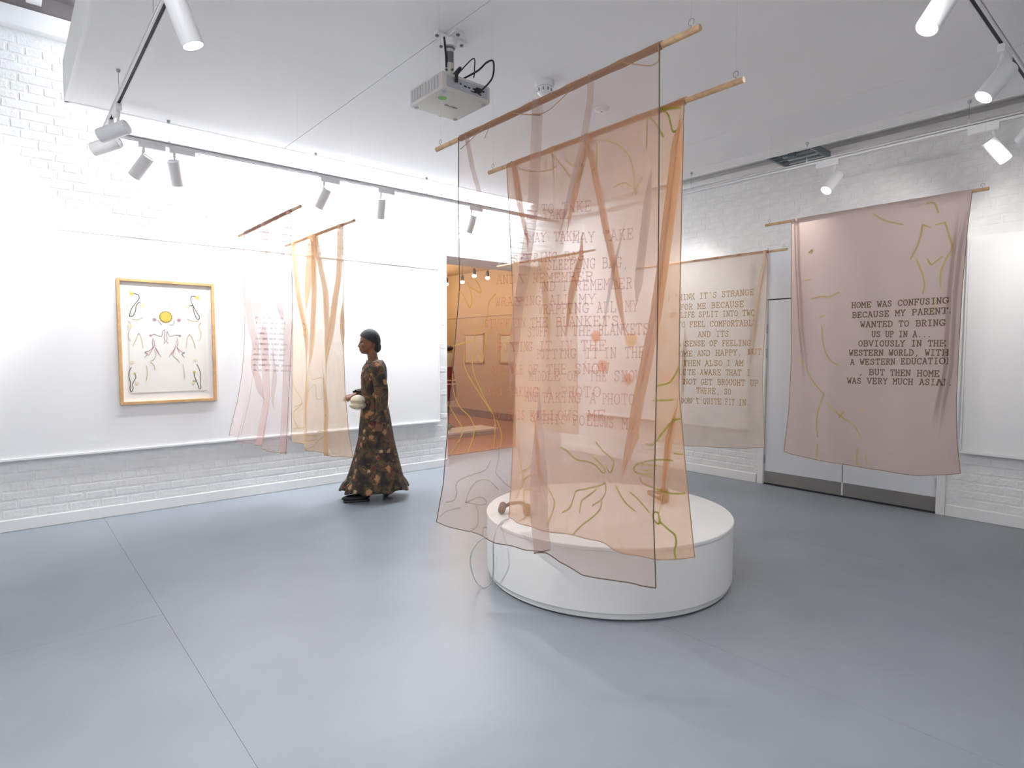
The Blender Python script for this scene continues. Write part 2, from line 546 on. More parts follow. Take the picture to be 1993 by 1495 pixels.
tag(MB().box(XR + .02, XR + .28, DY0, DY1, 0.0, .012).box(XR + .07, XR + .28, DY0 - .03, DY1 + .03, .012, TH).build('door_light_stop', 'black_gap'), kind='structure')  # dark floor strip, plus unseen backing added to block sky light behind the doors

# ================================================================== ROOM BEYOND THE DOORWAY
QX = 8.25
tag(MB().box(3.0, QX + .2, YL + WT, 13.2, -0.10, -0.002).build('floor_far_room', 'terracotta_floor'), kind='structure')
m = MB(); m.box(QX, QX + .2, YL + WT, 13.2, 0, 3.3); m.box(2.8, 3.0, YL + WT, 13.2, 0, 3.3); m.box(3.0, QX, 13.0, 13.2, 0, 3.3)
m.box(6.85, QX, YL + WT - .1, YL + WT, 0, 3.3)
tag(m.build('wall_far_room', 'tan_wall'), kind='structure')
tag(MB().box(2.8, QX + .2, YL + WT, 13.2, 3.3, 3.4).build('ceiling_far_room', 'tan_wall'), kind='structure')
tag(MB().box(QX - .02, QX, YL + WT, 13.0, 0, .16, .004).build('baseboard_far_room', 'dark_skirting'), kind='structure')
tag(MB().box(QX - .015, QX, YL + WT, 13.0, 2.28, 2.31).build('trim_6', 'tan_wall'), kind='structure')
tag(MB().box(DX0, DX1, YL + WT - .02, YL + WT + .03, -0.01, 0.012, .003).build('trim_7', 'terracotta_floor'), kind='structure')


def point_light(name, loc, energy, color, r=.05, parent=None):
    d = bpy.data.lights.new(name, 'POINT')
    d.energy, d.color, d.shadow_soft_size = energy, color, r
    o = bpy.data.objects.new(name, d)
    COL.objects.link(o); o.location = loc
    return o


for (px, py), lab in zip(((869, 553), (900, 549), (923, 537), (949, 541)),
                         ('warm glowing spotlight in the far room, beside the doorway edge', 'warm glowing spotlight in the far room, smallest and lowest of the middle three',
                          'warm glowing spotlight in the far room, brightest and highest', 'warm glowing spotlight in the far room, farthest from the doorway edge')):
    p = onz(px, py, 2.95)
    if p[0] > QX - .25: p = CAM + (p - CAM) * ((QX - .25) / p[0])
    t = thing('ceiling_spotlight', p, lab, 'spotlight', 'spotlights in the far room')
    MB().lathe([(.03, .02), (.035, .10), (.02, .14)], p, 16).build('housing', 'black', t, True, 40)
    MB().ellipsoid(p, (.04, .04, .035), 14, 8).build('bulb', 'bulb_glow', t, True)
    MB().tube([p + np.array([0, 0, .13]), (p[0], p[1], 3.3)], .006).build('stem', 'black', t)
for lx, ly in ((6.8, 9.6), (5.6, 8.6), (7.0, 11.5)):
    point_light('far_room_lamp', (lx, ly, 2.9), 21, (1.0, 0.80, 0.58), .15)


def far_picture(y0, y1, z0, z1, lab):
    t = thing('picture_frame', (QX - .01, (y0 + y1) / 2, z0), lab, 'picture', 'pictures in the far room')
    m = MB(); X = QX - .03
    for a in ((y0, y1, z0, z0 + .03), (y0, y1, z1 - .03, z1), (y0, y0 + .03, z0, z1), (y1 - .03, y1, z0, z1)):
        m.box(X, QX, *a)
    m.build('frame', 'frame_wood', t)
    MB().box(QX - .012, QX, y0 + .02, y1 - .02, z0 + .02, z1 - .02).build('print', 'cream_cloth', t)


q = [onx(x, y, QX) for x, y in ((905, 650), (943, 707), (973, 650), (1000, 707))]
far_picture(q[1][1], q[0][1], q[1][2], q[0][2], 'pale picture in thin wooden frame in the far room, behind the draped figure')
far_picture(q[3][1] - .3, q[2][1], q[3][2], q[2][2], 'pale picture in thin wooden frame in the far room, towards the doorway reveal')

# dressed display figure beyond the door
p = onz(884, 836, 0)
fig = thing('dressed_mannequin', (6.55, 9.55, 0), 'dressed display figure with burgundy striped cloth in the far room', 'mannequin')
fx, fy = 6.55, 9.72
MB().lathe([(.22, .0), (.22, .02), (.03, .04), (.02, .12), (.02, .55)], (fx, fy, 0), 20).build('stand', 'black', fig, True, 40)
sk = []
for z, r in ((.55, .24), (.7, .25), (.9, .23), (1.1, .20), (1.2, .17)):
    sk.append((r, z))
MB().lathe(sk, (fx, fy, 0), 24).build('skirt', 'burgundy', fig, True, 40)
for z in (.86, .93):
    MB().lathe([(.238, z), (.242, z + .01), (.238, z + .02)], (fx, fy, 0), 24).build('stripe', 'cream_cloth', fig, True)
MB().lathe([(.165, 1.18), (.19, 1.3), (.20, 1.42), (.17, 1.52), (.07, 1.57), (.05, 1.62)], (fx, fy, 0), 24).build('bodice', 'cream_cloth', fig, True, 60)
mm = MB(); mm.ellipsoid((fx - .03, fy - .02, 1.56), (.20, .22, .07)); mm.ellipsoid((fx - .12, fy - .08, 1.47), (.09, .13, .10))
mm.build('scarf', 'black', fig, True)
lp = thing('low_plinth', (6.5, 8.65, 0), 'low white display plinth on the terracotta floor of the far room', 'plinth')
MB().box(5.75, 6.9, 8.45, 9.0, .06, .10, .005).build('top', 'gloss_white', lp)
MB().box(5.8, 6.85, 8.5, 8.95, 0, .06).build('base', 'cream_cloth', lp)
ms = MB()
for k in range(9):
    ms.ellipsoid((6.02 + random.uniform(-.09, .09), 8.83 + random.uniform(-.08, .08), .15 + random.uniform(0, .03)), (.06, .06, .05), 10, 6)
tag(ms.build('moss_clump', 'moss', None, True), 'small green moss clump on the low white plinth', 'plant')

# ================================================================== TRACK LIGHTING
TZ = 3.185                       # underside of the tracks
TXa, TXb, TYa, TYb = 0.667, 5.65, 0.82, 5.665


def track(a, b, label):
    a = np.array(a, float); b = np.array(b, float)
    d = (b - a) / np.linalg.norm(b - a); s_ = np.array([-d[1], d[0], 0])
    t = thing('light_track', ((a[0] + b[0]) / 2, (a[1] + b[1]) / 2, TZ), label, 'light track', 'suspended light tracks')
    c = (a + b) / 2; L = np.linalg.norm(b - a) / 2
    m = MB()
    m.obox(c + [0, 0, TZ + .027], d * L, s_ * .018, (0, 0, .008))
    m.obox(c + s_ * .0135 + [0, 0, TZ + .012], d * L, s_ * .0045, (0, 0, .012))
    m.obox(c - s_ * .0135 + [0, 0, TZ + .012], d * L, s_ * .0045, (0, 0, .012))
    m.build('rail', 'lamp_white', t)
    MB().obox(c + [0, 0, TZ + .012], d * L, s_ * .009, (0, 0, .006)).build('slot', 'black_gap', t)
    n = 4
    for k in range(n):
        p = a + (b - a) * ((k + .12) / n + .06)
        MB().tube([p + [0, 0, TZ + .05], p + [0, 0, HC]], .0016, 5).build('wire', 'wire', t)
        MB().lathe([(.016, TZ + .034), (.012, TZ + .042), (.004, TZ + .05), (.003, TZ + .075)], (p[0], p[1], 0), 10).build('clip', 'lamp_white', t, True, 40)
        MB().lathe([(.008, HC - .022), (.012, HC - .012), (.012, HC)], (p[0], p[1], 0), 10).build('ceiling_cup', 'wire', t, True, 40)
    return t


track((TXa, TYb, 0), (TXb, TYb, 0), 'long white light track hung along the skylight gap')
track((TXa, TYa, 0), (TXa, TYb - .02, 0), 'white light track across the room, hung beside the lowered ceiling edge with the bare roof')
track((TXa, TYa, 0), (TXb, TYa, 0), 'white light track hung along the open side of the room, farthest from the skylight')
track((TXb, TYa + .02, 0), (TXb, TYb - .02, 0), 'white light track hung in front of the wall with the double door')


def track_light(pos, along, aim, label, lit=0.0, glow=True, size=(.048, .20), spot=95):
    """pos: point on the track underside; along: track direction; aim: point the lamp is turned to"""
    pos = np.array([pos[0], pos[1], TZ]); al = np.array(along, float); sd = np.array([-al[1], al[0], 0])
    t = thing('track_spotlight', pos, label, 'spotlight', 'spotlights on the tracks')
    MB().obox(pos + al * .06 + [0, 0, -.022], al * .095, sd * .017, (0, 0, .022), .0).build('adapter', 'lamp_white', t)
    j = pos + [0, 0, -.150]
    MB().lathe([(.013, TZ - .075), (.009, TZ - .043)], (pos[0], pos[1], 0), 12).build('stem', 'lamp_white', t, True, 40)
    d = np.array(aim, float) - j; d /= np.linalg.norm(d)
    r, L = size
    side = np.cross(d, [0, 0, 1.0]); side /= np.linalg.norm(side)
    upn = np.cross(side, d)
    c0 = j - d * L * .30 - upn * .0 + np.array([0, 0, -.015])
    MB().tube([(pos[0], pos[1], TZ - .07), c0 + d * L * .28 + upn * r * .7], .009, 10).build('yoke', 'lamp_white', t, True, 40)
    hs = MB().lathe([(r * .80, .006), (r * .84, 0), (r * .98, 0), (r, .006), (r, L - .004), (r * .97, L), (r * .90, L), (r * .88, L - .012)], c0, 28, d)
    hs.build('housing', 'lamp_white', t, True, 35)
    MB().lathe([(0.0, L - .010), (r * .88, L - .010)], c0, 28, d).build('lens', 'lamp_glow' if (lit > 0 and glow) else 'grey_label', t)
    if lit > 0:
        ld = bpy.data.lights.new('spot_beam', 'SPOT')
        ld.energy = lit; ld.color = (1.0, 0.97, 0.93); ld.spot_size = math.radians(spot); ld.spot_blend = 1.0; ld.shadow_soft_size = .04
        lo = bpy.data.objects.new('spot_beam', ld)
        COL.objects.link(lo)
        pl = c0 + d * (L + .01)
        lo.parent = t
        lo.location = tuple(pl - pos)
        lo.rotation_euler = Vector(-d).to_track_quat('Z', 'Y').to_euler()
    return t


X1 = (1, 0, 0); Y1 = (0, 1, 0)
SP = 24
SF = 34
track_light((0.93, TYb), X1, (0.25, 6.45, 1.9), 'white track spotlight on the skylight-side track, first from the corner of the tracks', SP)
track_light((1.15, TYb), X1, (1.55, 6.40, 1.7), 'white track spotlight on the skylight-side track, second from the corner of the tracks', SP)
track_light((2.44, TYb), X1, (2.0, 6.40, 1.7), 'white track spotlight on the skylight-side track, above the paired banners', SP)
track_light((3.05, TYb), X1, (3.25, 6.40, 1.4), 'white track spotlight on the skylight-side track, between paired banners and doorway', SP)
track_light((4.22, TYb), X1, (4.1, 6.45, 1.2), 'white track spotlight on the skylight-side track, seen through the sheer banner', SP)
track_light((TXa, 4.93), Y1, (-0.9, 6.3, 2.35), 'white track spotlight turned to the brick wall, beside the bare roof, upper of two', 60)
track_light((TXa, 5.30), Y1, (-0.9, 6.44, 2.35), 'white track spotlight turned to the brick wall, beside the bare roof, lower of two', 60)
track_light((TXa, 3.08), Y1, (1.75, 2.85, 0.0), 'large bright white track spotlight hanging by the projector, lens lit', 105, spot=86)
track_light((3.17, TYa), X1, (2.2, 1.5, 1.2), 'lit white track spotlight near the pale front banner rod', SF)
track_light((4.26, TYa), X1, (3.3, 1.9, 1.2), 'lit white track spotlight on the open-side track beside the bracketed gap', SF)
track_light((TXb, 2.23), Y1, (4.4, 2.75, 1.4), 'small lit white track spotlight above the banner in front of the door', 18)
track_light((TXb, 1.12), Y1, (6.5, 0.35, 1.8), 'white track spotlight turned away towards the end display board', 8)
# added unseen lamps on the same tracks: they brighten walls and give bounce fill
track_light((5.30, TYa), X1, (6.5, 2.3, 1.6), 'added unseen spotlight on the open-side track, brightening the double door', 24, spot=130)
track_light((2.30, TYa), X1, (6.5, 2.05, 1.95), 'added unseen spotlight on the open-side track, evening out the short wall and rose banner', 22, spot=66)
track_light((TXb, 3.95), Y1, (6.5, 4.4, 1.7), 'added unseen spotlight behind the tan banner, brightening the short wall', 22, spot=120)
track_light((1.6, TYa), X1, (1.0, -1.5, 1.4), 'added unseen spotlight on the open-side track, bouncing fill light off the rear wall', 190)
track_light((TXa, 1.6), Y1, (-1.6, 1.2, 0.6), 'added unseen spotlight on the cross track, bouncing fill light off the entrance floor', 110)

# ================================================================== PRINT AND STITCH LINES
FONT = {
 'A': '0.3,0 2,6 3.7,0|1,2.1 3,2.1|-.2,0 1,0|3,0 4.2,0|1.1,6 2.1,6', 'B': '.7,0 .7,6|0,6 2.6,6 3.5,5.4 3.5,3.8 2.6,3.2 .7,3.2|2.6,3.2 3.8,2.5 3.8,.7 2.7,0 0,0',
 'C': '3.7,4.2 3.7,5.8|3.7,4.9 3,5.8 2,6 .9,5.4 .3,4 .3,2 .9,.6 2,0 3.1,.3 3.8,1.3', 'D': '.7,0 .7,6|0,6 2.2,6 3.3,5.2 3.8,3.8 3.8,2.2 3.3,.8 2.2,0 0,0',
 'E': '.8,0 .8,6|0,6 3.6,6 3.6,4.6|.8,3.1 2.5,3.1|2.5,2.4 2.5,3.8|0,0 3.7,0 3.7,1.5', 'F': '.8,0 .8,6|0,6 3.6,6 3.6,4.6|.8,3.1 2.5,3.1|2.5,2.4 2.5,3.8|0,0 1.8,0',
 'G': '3.6,4.3 3.6,5.8|3.6,4.9 3,5.8 2,6 .9,5.4 .3,4 .3,2 .9,.6 2,0 3.4,.5 3.4,2.5|2.4,2.5 4.1,2.5', 'H': '.6,0 .6,6|3.4,0 3.4,6|.6,3.1 3.4,3.1|-.1,0 1.3,0|2.7,0 4.1,0|-.1,6 1.3,6|2.7,6 4.1,6',
 'I': '2,0 2,6|.7,6 3.3,6|.7,0 3.3,0', 'K': '.7,0 .7,6|0,6 1.5,6|0,0 1.5,0|3.4,6 .7,2.7|1.6,3.7 3.5,0|2.7,0 4.1,0|2.6,6 4,6', 'L': '1,0 1,6|.2,6 1.9,6|.2,0 3.7,0 3.7,1.9',
 'M': '.4,0 .4,6 2,2.4 3.6,6 3.6,0|-.2,0 1.1,0|2.9,0 4.2,0|-.2,6 .6,6|3.4,6 4.2,6', 'N': '.6,0 .6,6 3.4,0 3.4,6|-.2,6 .9,6|-.1,0 1.3,0|2.7,6 4.1,6',
 'O': '2,6 1,5.5 .3,4 .3,2 1,.5 2,0 3,.5 3.7,2 3.7,4 3,5.5 2,6', 'P': '.8,0 .8,6|0,6 2.6,6 3.6,5.3 3.6,3.7 2.6,3 .8,3|0,0 1.8,0', 'Q': '2,6 1,5.5 .3,4 .3,2 1,.5 2,0 3,.5 3.7,2 3.7,4 3,5.5 2,6|1.6,-.4 2.4,.6 3.8,-.6',
 'R': '.8,0 .8,6|0,6 2.5,6 3.4,5.3 3.4,3.9 2.5,3.2 .8,3.2|2.2,3.2 3.5,0 4.2,0|0,0 1.7,0', 'S': '3.3,4.4 3.3,5.9|3.3,5 2.7,5.8 1.9,6 .9,5.6 .6,4.7 1,3.7 3,2.7 3.5,1.7 3.1,.5 2,0 1.1,.3 .5,1.2|.5,.1 .5,1.7',
 'T': '2,0 2,6|.2,4.5 .2,6 3.8,6 3.8,4.5|1.1,0 2.9,0', 'U': '.6,6 .6,1.6 1.2,.3 2,0 2.8,.3 3.4,1.6 3.4,6|-.1,6 1.4,6|2.6,6 4.1,6', 'V': '.3,6 2,0 3.7,6|-.3,6 1,6|3,6 4.3,6',
 'W': '.2,6 1.1,0 2,4 2.9,0 3.8,6|-.3,6 .9,6|3.1,6 4.3,6', 'Y': '.4,6 2,3 3.6,6|2,3 2,0|1.2,0 2.8,0|-.2,6 1,6|3,6 4.2,6',
 '.': '1.7,.2 2.3,.2', ',': '2.2,.4 2.2,-.2 1.5,-1.2', "'": '2.1,6.2 1.9,4.6'}
GLY = {k: [[tuple(map(float, p.split(','))) for p in st.split()] for st in v.split('|')] for k, v in FONT.items()}


def ribbon_quads(pts, hw, step):
    """flat polyline (2D) -> list of quads (4x2)"""
    out = []
    for a, b in zip(pts[:-1], pts[1:]):
        a = np.array(a, float); b = np.array(b, float)
        L = np.linalg.norm(b - a)
        if L < 1e-6: continue
        d = (b - a) / L; n = np.array([-d[1], d[0]]) * hw
        a2 = a - d * hw * .5; b2 = b + d * hw * .5
        k = max(1, int(math.ceil(L / step)))
        for i in range(k):
            p0 = a2 + (b2 - a2) * i / k; p1 = a2 + (b2 - a2) * (i + 1) / k
            out.append((p0 - n, p1 - n, p1 + n, p0 + n))
    return out


def smooth_line(pts, n=6):
    P = [np.array(p, float) for p in pts]
    if len(P) < 3: return P
    out = []
    for i in range(len(P) - 1):
        p0, p1, p2, p3 = P[max(i - 1, 0)], P[i], P[i + 1], P[min(i + 2, len(P) - 1)]
        for k in range(n):
            t = k / n
            out.append(.5 * (2 * p1 + (p2 - p0) * t + (2 * p0 - 5 * p1 + 4 * p2 - p3) * t * t + (3 * p1 - p0 - 3 * p2 + p3) * t ** 3))
    out.append(P[-1])
    return out


def zz(s, ox, oy, sc):
    """'x,y x,y|x,y ...' measured in an enlarged crop -> photo pixels"""
    return [[(ox + float(p.split(',')[0]) / sc, oy + float(p.split(',')[1]) / sc) for p in st.split()] for st in s.split('|') if st.strip()]


# ================================================================== HANGING BANNERS
class Cloth:
    def __init__(s, X, left, right, bottom, folds=(), rip=.02, ripk=2.3, ph=0.0, n0=.016, billow=0.0):
        s.X, s.rip, s.ripk, s.ph, s.n0, s.billow = X, rip, ripk, ph, n0, billow
        cv = lambda pl: np.array([onx(x, y, X)[1:] for x, y in pl])
        s.eL, s.eR, s.eB = cv(left), cv(right), cv(bottom)
        s.pL, s.pR, s.pB = s._par(s.eL), s._par(s.eR), s._par(s.eB)
        s.eB[0], s.eB[-1] = s.eL[-1], s.eR[-1]
        s.folds = []
        for f in folds:
            st = np.array([s.inv(onx(x, y, X)[1:]) for x, y in f['px']])
            o = np.argsort(st[:, 1])
            s.folds.append(dict(s=st[o, 0], t=st[o, 1], w=.85 * f.get('w', .03), p=f.get('p', .62), a=f.get('a', .012), f0=f.get('f0', .06), f1=f.get('f1', .06), open0=f.get('open0', False), open1=f.get('open1', False)))
        s.W = abs(s.eL[0, 0] - s.eR[0, 0])

    @staticmethod
    def _par(e):
        d = np.r_[0, np.cumsum(np.linalg.norm(np.diff(e, axis=0), axis=1))]
        return d / d[-1]

    def flat(s, S, T):
        S = np.asarray(S, float); T = np.asarray(T, float)
        ip = lambda t, p, e: np.stack([np.interp(t, p, e[:, 0]), np.interp(t, p, e[:, 1])], -1)
        L = ip(T, s.pL, s.eL); R_ = ip(T, s.pR, s.eR); B = ip(S, s.pB, s.eB)
        A = s.eL[0] + (s.eR[0] - s.eL[0]) * S[..., None]
        S_, T_ = S[..., None], T[..., None]
        bil = (1 - S_) * (1 - T_) * s.eL[0] + S_ * (1 - T_) * s.eR[0] + (1 - S_) * T_ * s.eL[-1] + S_ * T_ * s.eR[-1]
        out = (1 - S_) * L + S_ * R_ + (1 - T_) * A + T_ * B - bil
        # beyond the borders: carry on linearly
        return out

    def inv(s, yz):
        yz = np.atleast_2d(np.asarray(yz, float))
        S = (yz[:, 0] - s.eL[0, 0]) / (s.eR[0, 0] - s.eL[0, 0])
        T = (s.eL[0, 1] - yz[:, 1]) / (s.eL[0, 1] - s.eL[-1, 1])
        S = np.clip(S, .002, .998); T = np.clip(T, .002, .998)
        for _ in range(14):
            e = 1e-3
            r = yz - s.flat(S, T)
            ds = (s.flat(S + e, T) - s.flat(S - e, T)) / (2 * e)
            dt = (s.flat(S, T + e) - s.flat(S, T - e)) / (2 * e)
            det = ds[:, 0] * dt[:, 1] - ds[:, 1] * dt[:, 0]
            a = (r[:, 0] * dt[:, 1] - r[:, 1] * dt[:, 0]) / det
            b = (ds[:, 0] * r[:, 1] - ds[:, 1] * r[:, 0]) / det
            S = np.clip(S + .8 * a, .001, .999); T = np.clip(T + .8 * b, .001, .999)
        o = np.stack([S, T], -1)
        return o[0] if len(o) == 1 else o

    def surf(s, S, T, off=0.0):
        S = np.asarray(S, float); T = np.asarray(T, float)
        yz = s.flat(S, T)
        n = s.n0 + s.rip * (T ** 1.2) * np.sin(2 * np.pi * (s.ripk * S + s.ph + .25 * T)) + s.billow * np.sin(np.pi * T) * np.sin(np.pi * S)
        n = n + .35 * s.rip * T * np.sin(2 * np.pi * (2.7 * s.ripk * S + 2 * s.ph - .4 * T))
        dy = np.zeros_like(n)
        sg = np.sign(s.eR[0, 0] - s.eL[0, 0])
        for f in s.folds:
            c = np.interp(T, f['t'], f['s'])
            t0, t1 = f['t'][0], f['t'][-1]
            fa = np.ones_like(T)
            if not f['open0']: fa = fa * np.clip((T - t0) / f['f0'], 0, 1)
            if not f['open1']: fa = fa * np.clip((t1 - T) / f['f1'], 0, 1)
            if f['open0']: fa = fa * (T >= t0 - 1)
            fa = fa * fa * (3 - 2 * fa)
            tt = (S - c) * s.W / f['w']
            inside = np.abs(tt) < 1
            ttc = np.clip(tt, -1, 1)
            dy = dy - np.where(inside, sg * f['p'] * f['w'] * (np.sin(np.pi * ttc) + .42 * np.sin(3 * np.pi * ttc)) * fa, 0)
            n = n + np.where(inside, f['a'] * (np.sin(np.pi * ttc) + .5 * np.sin(2 * np.pi * ttc)) * np.cos(np.pi * ttc / 2) * fa * 1.3, 0)
        return np.stack([s.X - n - off, yz[..., 0] + dy, yz[..., 1]], -1)

    def params(s, nu, nv):
        """grid parameters, closer together across the pleats"""
        T1 = np.linspace(0, 1, nv); fine = np.linspace(0, 1, 1600)
        S = np.zeros((nv, nu))
        for i, t in enumerate(T1):
            d = np.ones_like(fine)
            for f in s.folds:
                cc = np.interp(t, f['t'], f['s']); sg_ = f['w'] / s.W
                d = d + 7 * np.exp(-((fine - cc) / (1.1 * sg_)) ** 4)
            cu = np.r_[0, np.cumsum((d[1:] + d[:-1]) / 2)]
            S[i] = np.interp(np.linspace(0, cu[-1], nu), cu, fine)
        return S, np.repeat(T1[:, None], nu, 1)

    def ribbons(s, polys, hw, off=.0025, step=.02):
        """polys: list of polylines in the flat (Y, z) plane"""
        Q = []
        for pl in polys: Q += ribbon_quads(pl, hw, step)
        if not Q: return MB()
        A = np.array(Q).reshape(-1, 2)
        st = s.inv(A)
        P = s.surf(st[:, 0], st[:, 1], off)
        m = MB()
        m.v = [tuple(p) for p in P]; m.n = len(P)
        m.f = [(4 * i, 4 * i + 1, 4 * i + 2, 4 * i + 3) for i in range(len(Q))]
        return m

    def px(s, lines, n=6):
        return [[onx(p[0], p[1], s.X)[1:] for p in smooth_line(l, n)] for l in lines]

    def text(s, rows, hw=None):
        """rows: (string, x_left, y_left, x_right, y_right, cap_height_px) baseline in photo pixels"""
        polys = []; hs = []
        for txt, xa, ya, xb, yb, hp in rows:
            n = len(txt)
            a = onx(xa, ya, s.X)[1:]; b = onx(xb, yb, s.X)[1:]
            h = (onx((xa + xb) / 2, (ya + yb) / 2 - hp, s.X)[2] - onx((xa + xb) / 2, (ya + yb) / 2, s.X)[2]) / 6
            hs.append(h)
            for i, ch in enumerate(txt):
                if ch not in GLY: continue
                for st in GLY[ch]:
                    pl = []
                    for gx, gy in st:
                        u = (i + .08 + gx / 4 * .80) / n
                        p = a + (b - a) * u
                        pl.append((p[0], p[1] + gy * h))
                    polys.append(pl)
        return polys, (hw or np.mean(hs) * .30)


def banner(label, X, rod, left, right, bottom, clothmat, hemmat, folds=(), rip=.02, ripk=2.3, ph=0.0, billow=0.0, lines=(), text=None,
           rodr=.0115, nu=300, nv=110, hemw=.0022, sleevemat=None):
    c = Cloth(X, left, right, bottom, folds, rip, ripk, ph, rodr + .004, billow)
    ra, rb = onx(*rod[0], X), onx(*rod[1], X)
    zt = (ra[2] + rb[2]) / 2
    ra[2] = rb[2] = zt
    # keep the cloth top on the rod
    c.eL[0, 1] = c.eR[0, 1] = zt + .004
    t = thing('hanging_banner', (X, (ra[1] + rb[1]) / 2, min(c.eB[:, 1])), label, 'banner', 'printed cloth banners hung on rods')
    MB().tube([ra, rb], rodr, 16).build('rod', 'rod_wood', t, True, 40)
    for p, sg in ((ra, 1), (rb, -1)):
        d = (rb - ra) / np.linalg.norm(rb - ra) * sg
        h = p + d * .035
        pts = [h + np.array([0, 0, rodr - .004])] + [h + np.array([0, .011 * math.sin(a), rodr + .020 - .011 * math.cos(a)]) for a in np.linspace(0, 5.6, 14)]
        MB().tube(pts, .0016, 6).build('screw_eye', 'wire', t, True)
        MB().tube([h + np.array([0, 0, rodr + .029]), (h[0], h[1], HC if h[0] < RX1 else 3.60)], .00025, 4).build('hanging_line', 'wire', t)
    S, T = c.params(nu, nv)
    cl = grid_mesh('cloth', c.surf(S, T), clothmat, t)
    # sleeve over the rod
    yl, yr = c.eL[0, 0], c.eR[0, 0]
    ys = np.linspace(yl, yr, 60); an = np.linspace(-.55 * math.pi, 1.05 * math.pi, 14)
    Y, Aa = np.meshgrid(ys, an)
    rr = rodr + .0035 + .0015 * np.sin(Y * 37) * np.sin(Y * 11 + 1)
    grid_mesh('rod_sleeve', np.stack([X - rr * np.sin(Aa + math.pi / 2) * 1.0, Y, zt + rr * -np.cos(Aa + math.pi / 2)], -1), sleevemat or clothmat, t)
    # turned-down top edge
    # hems
    tt = np.linspace(0.003, .997, 160)
    hem = MB()
    for S_, T_ in ((np.full(160, .0015), tt), (np.full(160, .9985), tt), (tt, np.full(160, .998))):
        P = c.surf(S_, T_, .001)
        hem.tube(P, hemw, 5)
    hem.build('hem', hemmat, cl, True)
    for pl, hw, m in lines:
        if m == 'print_grey':
            tag(c.ribbons(c.px(pl), hw).build('lettering', m, cl), kind='stuff')
            continue
        for one in c.px(pl):
            c.ribbons([one], hw).build('stitched_line', m, cl)
    if text:
        polys, hw = c.text(text[0], text[2] if len(text) > 2 else None)
        c.ribbons(polys, hw, .003).build('lettering', text[1], cl)
    return t, c


sheer('organza_pink', (0.52, 0.34, 0.28), 0.28, .5, noise=.15)
sheer('organza_tan', (0.71, 0.40, 0.205), 0.53, .5, noise=.12)
sheer('organza_blush', (0.84, 0.56, 0.52), 0.25, .5, noise=.15)
sheer('organza_honey', (0.80, 0.55, 0.33), 0.52, .5, noise=.12)
sheer('silk_rose', (0.63, 0.51, 0.475), 0.985, .35)
sheer('silk_beige', (0.80, 0.67, 0.56), 0.74, .5, noise=.1)
sheer('organza_sand', (0.70, 0.50, 0.33), 0.55, .5, noise=.1)
sheer('sleeve_brown', (0.45, 0.26, 0.16), 0.75, .3)
sheer('thread_olive', (0.40, 0.36, 0.06), 0.72, .4)
sheer('thread_grey', (0.34, 0.29, 0.22), 0.5, .4)
sheer('thread_yellow', (0.72, 0.59, 0.30), 0.92, .4)
sheer('thread_ochre', (0.55, 0.35, 0.10), 0.66, .4)
sheer('print_maroon', (0.56, 0.15, 0.09), 0.44, .3)
sheer('print_brown', (0.22, 0.16, 0.10), 0.85, .3)
sheer('print_ochre', (0.52, 0.34, 0.16), 0.8, .3)
sheer('print_grey', (0.34, 0.26, 0.27), 0.32, .3)

# ---- front sheer banner (nearest row)
XF = 1.8165
snow = lambda rows: rows
front_text = [
    ("TO TAKE", 1030, 428, 1120, 428, 17), ("I MAY TAKE", 1018, 474, 1142, 470, 17), ("A SLEEPING BAG,", 985, 514, 1165, 508, 17),
    ("AND I REMEMBER", 975, 553, 1168, 549, 17), ("WRAPPING ALL MY", 972, 596, 1172, 592, 17), ("STUFF IN THE BLANKETS", 950, 638, 1210, 634, 17),
    ("PUTTING IT IN THE", 976, 684, 1188, 682, 18), ("MIDDLE OF THE SNOW", 965, 728, 1192, 727, 18), ("AND TAKING A PHOTO.", 953, 770, 1194, 772, 18),
    ("SO THIS FOLLOWS ME.", 960, 814, 1200, 818, 18)]
leaf = zz('185,315 215,330 240,380 260,425 275,380 265,310 240,240|265,285 330,320 325,280 300,235|440,330 390,390 380,460 360,530 300,600 290,680 330,800 350,740 370,620 410,560|290,650 220,670 150,690'
          '|150,880 160,1000 200,1110 250,1180 270,1280 230,1430|130,1100 180,1190 210,1260 190,1340 140,1430|230,730 230,830 270,940 330,1050 400,1150|275,740 280,880 350,1060 420,1180 420,1310 410,1390|440,1200 470,1300 460,1380', 850, 480, 3.56)
grey1 = zz('330,0 270,110 210,190|640,180 560,290 430,340 330,390 300,450 300,530 270,600 200,620|360,630 400,500 470,410 600,400 720,490|360,630 470,580 540,600 560,640 470,660 360,630|440,660 455,760 440,880 380,930|130,770 210,710 320,680|510,980 520,900 570,890|690,320 720,180 730,60|690,320 780,420 850,470', 840, 860, 5.338)
pocket = zz('485,1085 560,1020 660,920|675,1000 720,890|890,805 980,815 1090,818 1180,780 1290,680 1370,600', 780, 20, 3.986) + zz('480,400 680,430 830,440 920,385|905,160 925,300 920,390', 1140, 60, 6.228)
